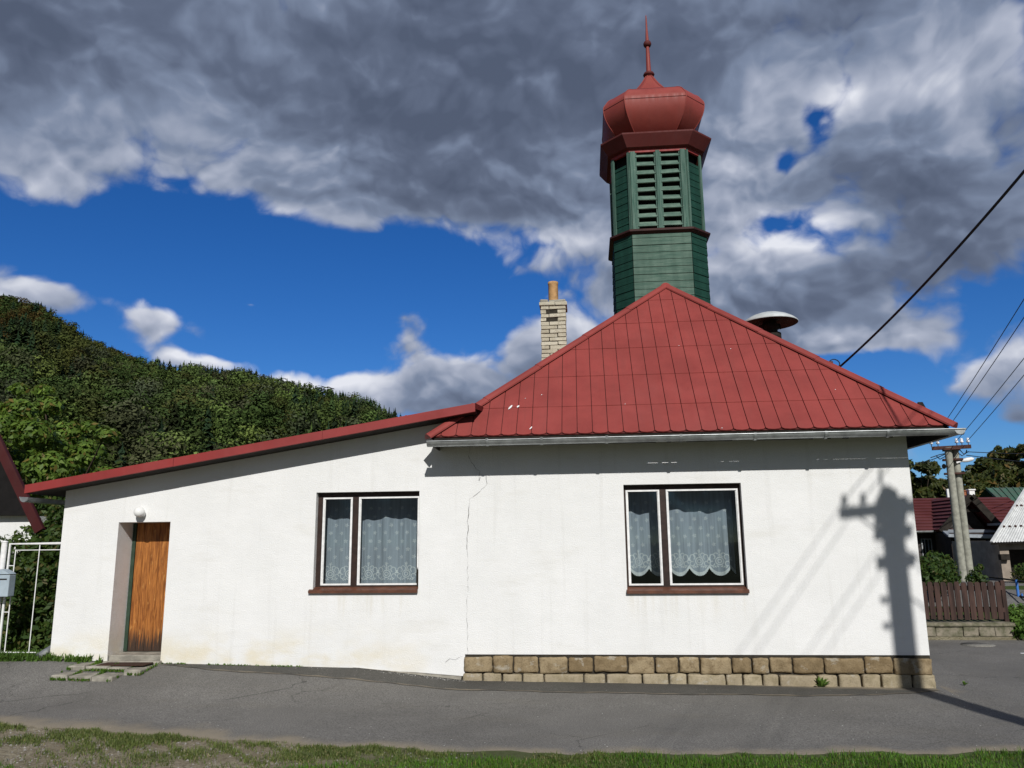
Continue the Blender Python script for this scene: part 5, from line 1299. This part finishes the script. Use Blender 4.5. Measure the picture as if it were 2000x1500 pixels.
# ------------------------------------------------------------------ sun, sky
SAZ, SEL = 13.2, 34.3                                                # sun stands 13 degrees right of straight behind the camera
sd = bpy.data.lights.new('sun', 'SUN'); sd.energy = 4.1; sd.angle = R(.6); sd.color = (1, .975, .935)
so = bpy.data.objects.new('sun', sd); COL.objects.link(so)
dirv = Vector((-math.sin(R(SAZ))*math.cos(R(SEL)), math.cos(R(SAZ))*math.cos(R(SEL)), -math.sin(R(SEL)))); so.rotation_euler = dirv.to_track_quat('-Z', 'Y').to_euler()
so.location = (4, -15, 14)
world = bpy.data.worlds.new('World'); world.cycles.sampling_method = 'MANUAL'; world.cycles.sample_map_resolution = 512; S.world = world; world.use_nodes = True
t = NT(world.node_tree); t.n.clear()
wo = t.node('ShaderNodeOutputWorld'); bg = t.node('ShaderNodeBackground'); t.l.new(bg.outputs[0], wo.inputs[0])
sky = t.node('ShaderNodeTexSky', sky_type='NISHITA'); sky.sun_disc = False; sky.sun_elevation = R(SEL); sky.sun_rotation = R(180-SAZ); sky.altitude = 400; sky.air_density = 1.0; sky.dust_density = .4; sky.ozone_density = 2.5
bg.inputs[1].default_value = .10
tc = t.node('ShaderNodeTexCoord'); dv = tc.outputs['Generated']
sp_ = t.node('ShaderNodeSeparateXYZ'); t.put(sp_.inputs[0], dv)
X, Y, Z = sp_.outputs
hs = t.node('ShaderNodeHueSaturation'); t.put(hs.inputs['Color'], sky.outputs[0]); hs.inputs['Saturation'].default_value = 1.32; hs.inputs['Value'].default_value = .80
blue = t.mix(1.0, hs.outputs[0], (.47, .72, 1.08), 'MULTIPLY')
AZ_ = t.math('MULTIPLY', t.math('ARCTAN2', X, Y), 180/math.pi); EL_ = t.math('MULTIPLY', t.math('ARCSINE', Z), 180/math.pi)
cmb = t.node('ShaderNodeCombineXYZ'); t.put(cmb.inputs[0], AZ_); t.put(cmb.inputs[1], EL_); AE = cmb.outputs[0]
# the cloud deck: noise on a plane overhead, so that clouds flatten towards the horizon
den = t.math('ADD', t.math('MAXIMUM', Z, 0.0), .55)
pl_ = t.node('ShaderNodeCombineXYZ'); t.put(pl_.inputs[0], t.math('DIVIDE', X, den)); t.put(pl_.inputs[1], t.math('DIVIDE', Y, den)); t.put(pl_.inputs[2], t.math('MULTIPLY', Z, 2.2))
CP = pl_.outputs[0]
def px_ae(px, py):
    d = ray(px, py).normalized(); return math.degrees(math.atan2(d.x, d.y)), math.degrees(math.asin(d.z))
def blobs(lst):
    acc = None
    for px, py, wx, wy, wt in lst:
        a, e = px_ae(px, py); sa, se = wx/27.0, wy/27.0
        mp = t.node('ShaderNodeMapping', vector_type='TEXTURE'); t.put(mp.inputs['Vector'], AE)
        mp.inputs['Location'].default_value = (a, e, 0); mp.inputs['Scale'].default_value = (sa*2.0, se*2.0, 1)
        gr = t.node('ShaderNodeTexGradient', gradient_type='QUADRATIC_SPHERE'); t.put(gr.inputs[0], mp.outputs[0]); g = gr.outputs['Fac']
        acc = t.math('MULTIPLY', g, wt*1.15) if acc is None else t.math('MULTIPLY_ADD', g, wt*1.15, acc)
    return acc
COVER = [(20,150,170,220,.45),(330,640,80,40,.12),(450,710,90,20,.25),(240,30,200,60,.2),(860,10,120,60,.25),(1970,240,150,170,.55),(1440,540,110,120,.45),(1560,380,120,70,.35),(1250,300,160,160,.3),(1640,560,240,60,.3),(1420,640,160,40,.35),(560,230,260,110,.35),(1560,30,200,90,.35),(1000,240,500,150,.15),(1300,100,150,220,.50),(1180,420,120,90,.35),(780,765,230,48,.55),(1080,700,120,60,.40),(1000,790,220,40,.45),(380,712,110,22,.35),(90,560,150,36,.2),(330,640,80,40,.12),(1700,660,200,26,.35),(1960,720,110,34,.35),(1560,610,120,50,.3),(1330,560,120,90,.3),(1000,-60,1500,260,.55),(300,150,700,220,.65),(1000,200,600,220,.75),(60,350,200,75,.40),(420,340,260,40,.22),(760,370,330,75,.55),(1020,420,260,70,.55),(1180,560,120,60,.35),(1250,640,130,70,.35),
         (40,500,110,28,.40),(90,575,150,48,.95),(320,625,95,50,.85),(490,595,80,24,.95),(370,705,110,26,.70),(610,755,160,40,.72),(790,620,65,36,.9),(800,685,80,45,.75),(920,740,220,75,.75),(1090,670,130,75,.62),
         (1040,525,150,60,.75),(1480,560,170,100,.62),(1450,300,140,130,.55),(1720,180,220,160,.60),(1860,420,240,170,.70),(1700,560,200,70,.5),(1700,662,190,36,.75),(1560,645,110,50,.60),(1960,715,120,45,.75),(1990,815,65,40,.75),(1900,60,300,120,.4),
         (300,470,330,70,-.75),(650,570,330,110,-.85),(520,450,200,50,-.35),(200,690,160,40,-.35),(1592,235,30,44,-.70),(1530,318,30,26,-.66),(1506,432,36,24,-.62),(1720,735,200,36,-.75),(1930,625,80,45,-.40),(1880,835,70,40,-.6),(1600,700,110,40,-.5),(560,650,140,50,-.4)]
LIGHT = [(950,90,420,170,-.16),(80,60,240,110,-.12),(1760,340,140,70,-.12),(930,510,110,40,.45),(1090,470,120,36,.30),(1490,470,140,50,.30),(1600,445,80,36,.28),(900,700,200,50,.34),(640,745,170,32,.30),(1490,190,120,60,.22),(1780,150,130,60,.22),(80,560,150,40,.22),(330,610,90,36,.22),(1730,650,140,20,.25),(1950,695,110,28,.25),(1100,640,120,36,.30),(330,200,190,80,.36),(100,260,160,80,.28),(40,370,110,50,.30),(560,330,160,60,.18),(620,420,260,30,.22),(850,380,220,60,-.16),(850,230,250,140,-.30),(1000,60,500,150,-.20),(60,60,260,110,-.30),(1250,120,260,160,-.14),(910,520,50,34,.62),(1080,480,120,44,.42),(1060,570,140,40,.02),
         (600,740,190,36,.85),(400,700,110,20,.85),(920,700,160,40,.22),(900,770,160,40,.05),(1480,200,110,60,.26),(1660,185,60,40,.70),(1790,150,120,70,.42),(1490,480,120,60,.42),(1590,450,90,44,.55),(1450,330,90,60,.38),(1400,520,100,80,.20),
         (1850,420,180,130,-.24),(1780,655,80,18,.40),(1640,655,90,24,.15),(1700,560,220,40,-.12),(1960,700,90,30,.40),(70,565,140,40,.28),(320,625,80,40,.30),(490,590,65,20,.30),(1250,480,120,60,.05),(1700,330,160,100,-.16),(1180,640,160,60,.22),(1950,100,160,120,.22),(1990,810,50,40,-.12),(790,650,70,50,.22),(1830,250,120,50,.2)]
CP = t.vec('MULTIPLY', dv, (1.0, 1.0, 1.30))                          # billows nearly round, a little flattened
wv = t.node('ShaderNodeTexNoise'); t.put(wv.inputs['Vector'], CP); wv.inputs['Scale'].default_value = 5; wv.inputs['Detail'].default_value = 4
CQ = t.vec('ADD', CP, t.vec('MULTIPLY', t.vec('SUBTRACT', wv.outputs['Color'], (.5, .5, .5)), (.14, .14, .14)))
def billow(v, sc, det=2.6):
    n = t.node('ShaderNodeTexVoronoi', feature='F1'); t.put(n.inputs['Vector'], v); n.inputs['Scale'].default_value = sc
    n.inputs['Detail'].default_value = det; n.inputs['Roughness'].default_value = .55; n.inputs['Lacunarity'].default_value = 2.1
    return t.math('SUBTRACT', .47, n.outputs['Distance'])
b1 = billow(CQ, 9.0); b2 = billow(t.vec('ADD', CQ, (.006, -.010, .016)), 9.0)
n1 = t.noise(CQ, 4.2, 9, .58, .0); n2 = t.noise(CQ, 16, 6, .62, .0)
fb_ = t.math('ADD', t.math('ADD', t.math('MULTIPLY', t.math('SUBTRACT', n1, .5), 1.9), t.math('MULTIPLY', t.math('SUBTRACT', n2, .5), .45)), t.math('MULTIPLY', b1, .75))
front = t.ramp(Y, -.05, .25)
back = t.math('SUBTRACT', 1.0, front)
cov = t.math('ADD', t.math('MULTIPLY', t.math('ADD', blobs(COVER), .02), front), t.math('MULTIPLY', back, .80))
dens = t.math('ADD', fb_, cov)
alpha = t.ramp(dens, -.08, .40)
# shading: lit rims and bright tops, grey undersides
n3 = t.noise(t.vec('ADD', CQ, (.02, -.035, .05)), 4.2, 8, .55, .0)
relief = t.math('ADD', t.math('MULTIPLY', t.math('SUBTRACT', n1, n3), .95), t.math('MULTIPLY', t.math('SUBTRACT', b1, b2), .75))
rim = t.ramp(dens, .85, .10, 0, .24)
n4 = t.noise(CQ, 6.0, 6, .55, .0)
shade = t.math('ADD', t.math('ADD', t.math('ADD', blobs(LIGHT), relief), rim), t.math('ADD', t.math('MULTIPLY', t.math('SUBTRACT', n4, .5), .28), t.math('MULTIPLY', b1, .14)))
shade = t.ramp(shade, -.60, .95, 0, 1, False)
cr = t.node('ShaderNodeValToRGB'); t.put(cr.inputs[0], shade)
els = cr.color_ramp.elements; els[0].position = 0; els[0].color = (.086, .110, .170, 1); els[1].position = 1; els[1].color = (.78, .80, .87, 1)
for ps, c in ((.22, (.118, .148, .222)), (.46, (.200, .248, .355)), (.72, (.42, .46, .57))):
    e = els.new(ps); e.color = (*c, 1)
cfront = t.mix(1.0, cr.outputs[0], (10, 10, 10), 'MULTIPLY')
cloudc = t.mix(t.math('MULTIPLY', back, .92), cfront, (1.42, 1.52, 1.72))  # unseen cloud added behind the camera, its grey sets the shadow fill
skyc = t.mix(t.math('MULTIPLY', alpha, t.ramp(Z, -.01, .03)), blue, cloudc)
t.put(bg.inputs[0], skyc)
S.view_settings.view_transform = 'Standard'; S.view_settings.look = 'None'; S.view_settings.exposure = 0; S.view_settings.gamma = 1
S.view_settings.use_curve_mapping = False
S.cycles.max_bounces = 6; S.cycles.transparent_max_bounces = 12; S.cycles.caustics_reflective = False; S.cycles.caustics_refractive = False
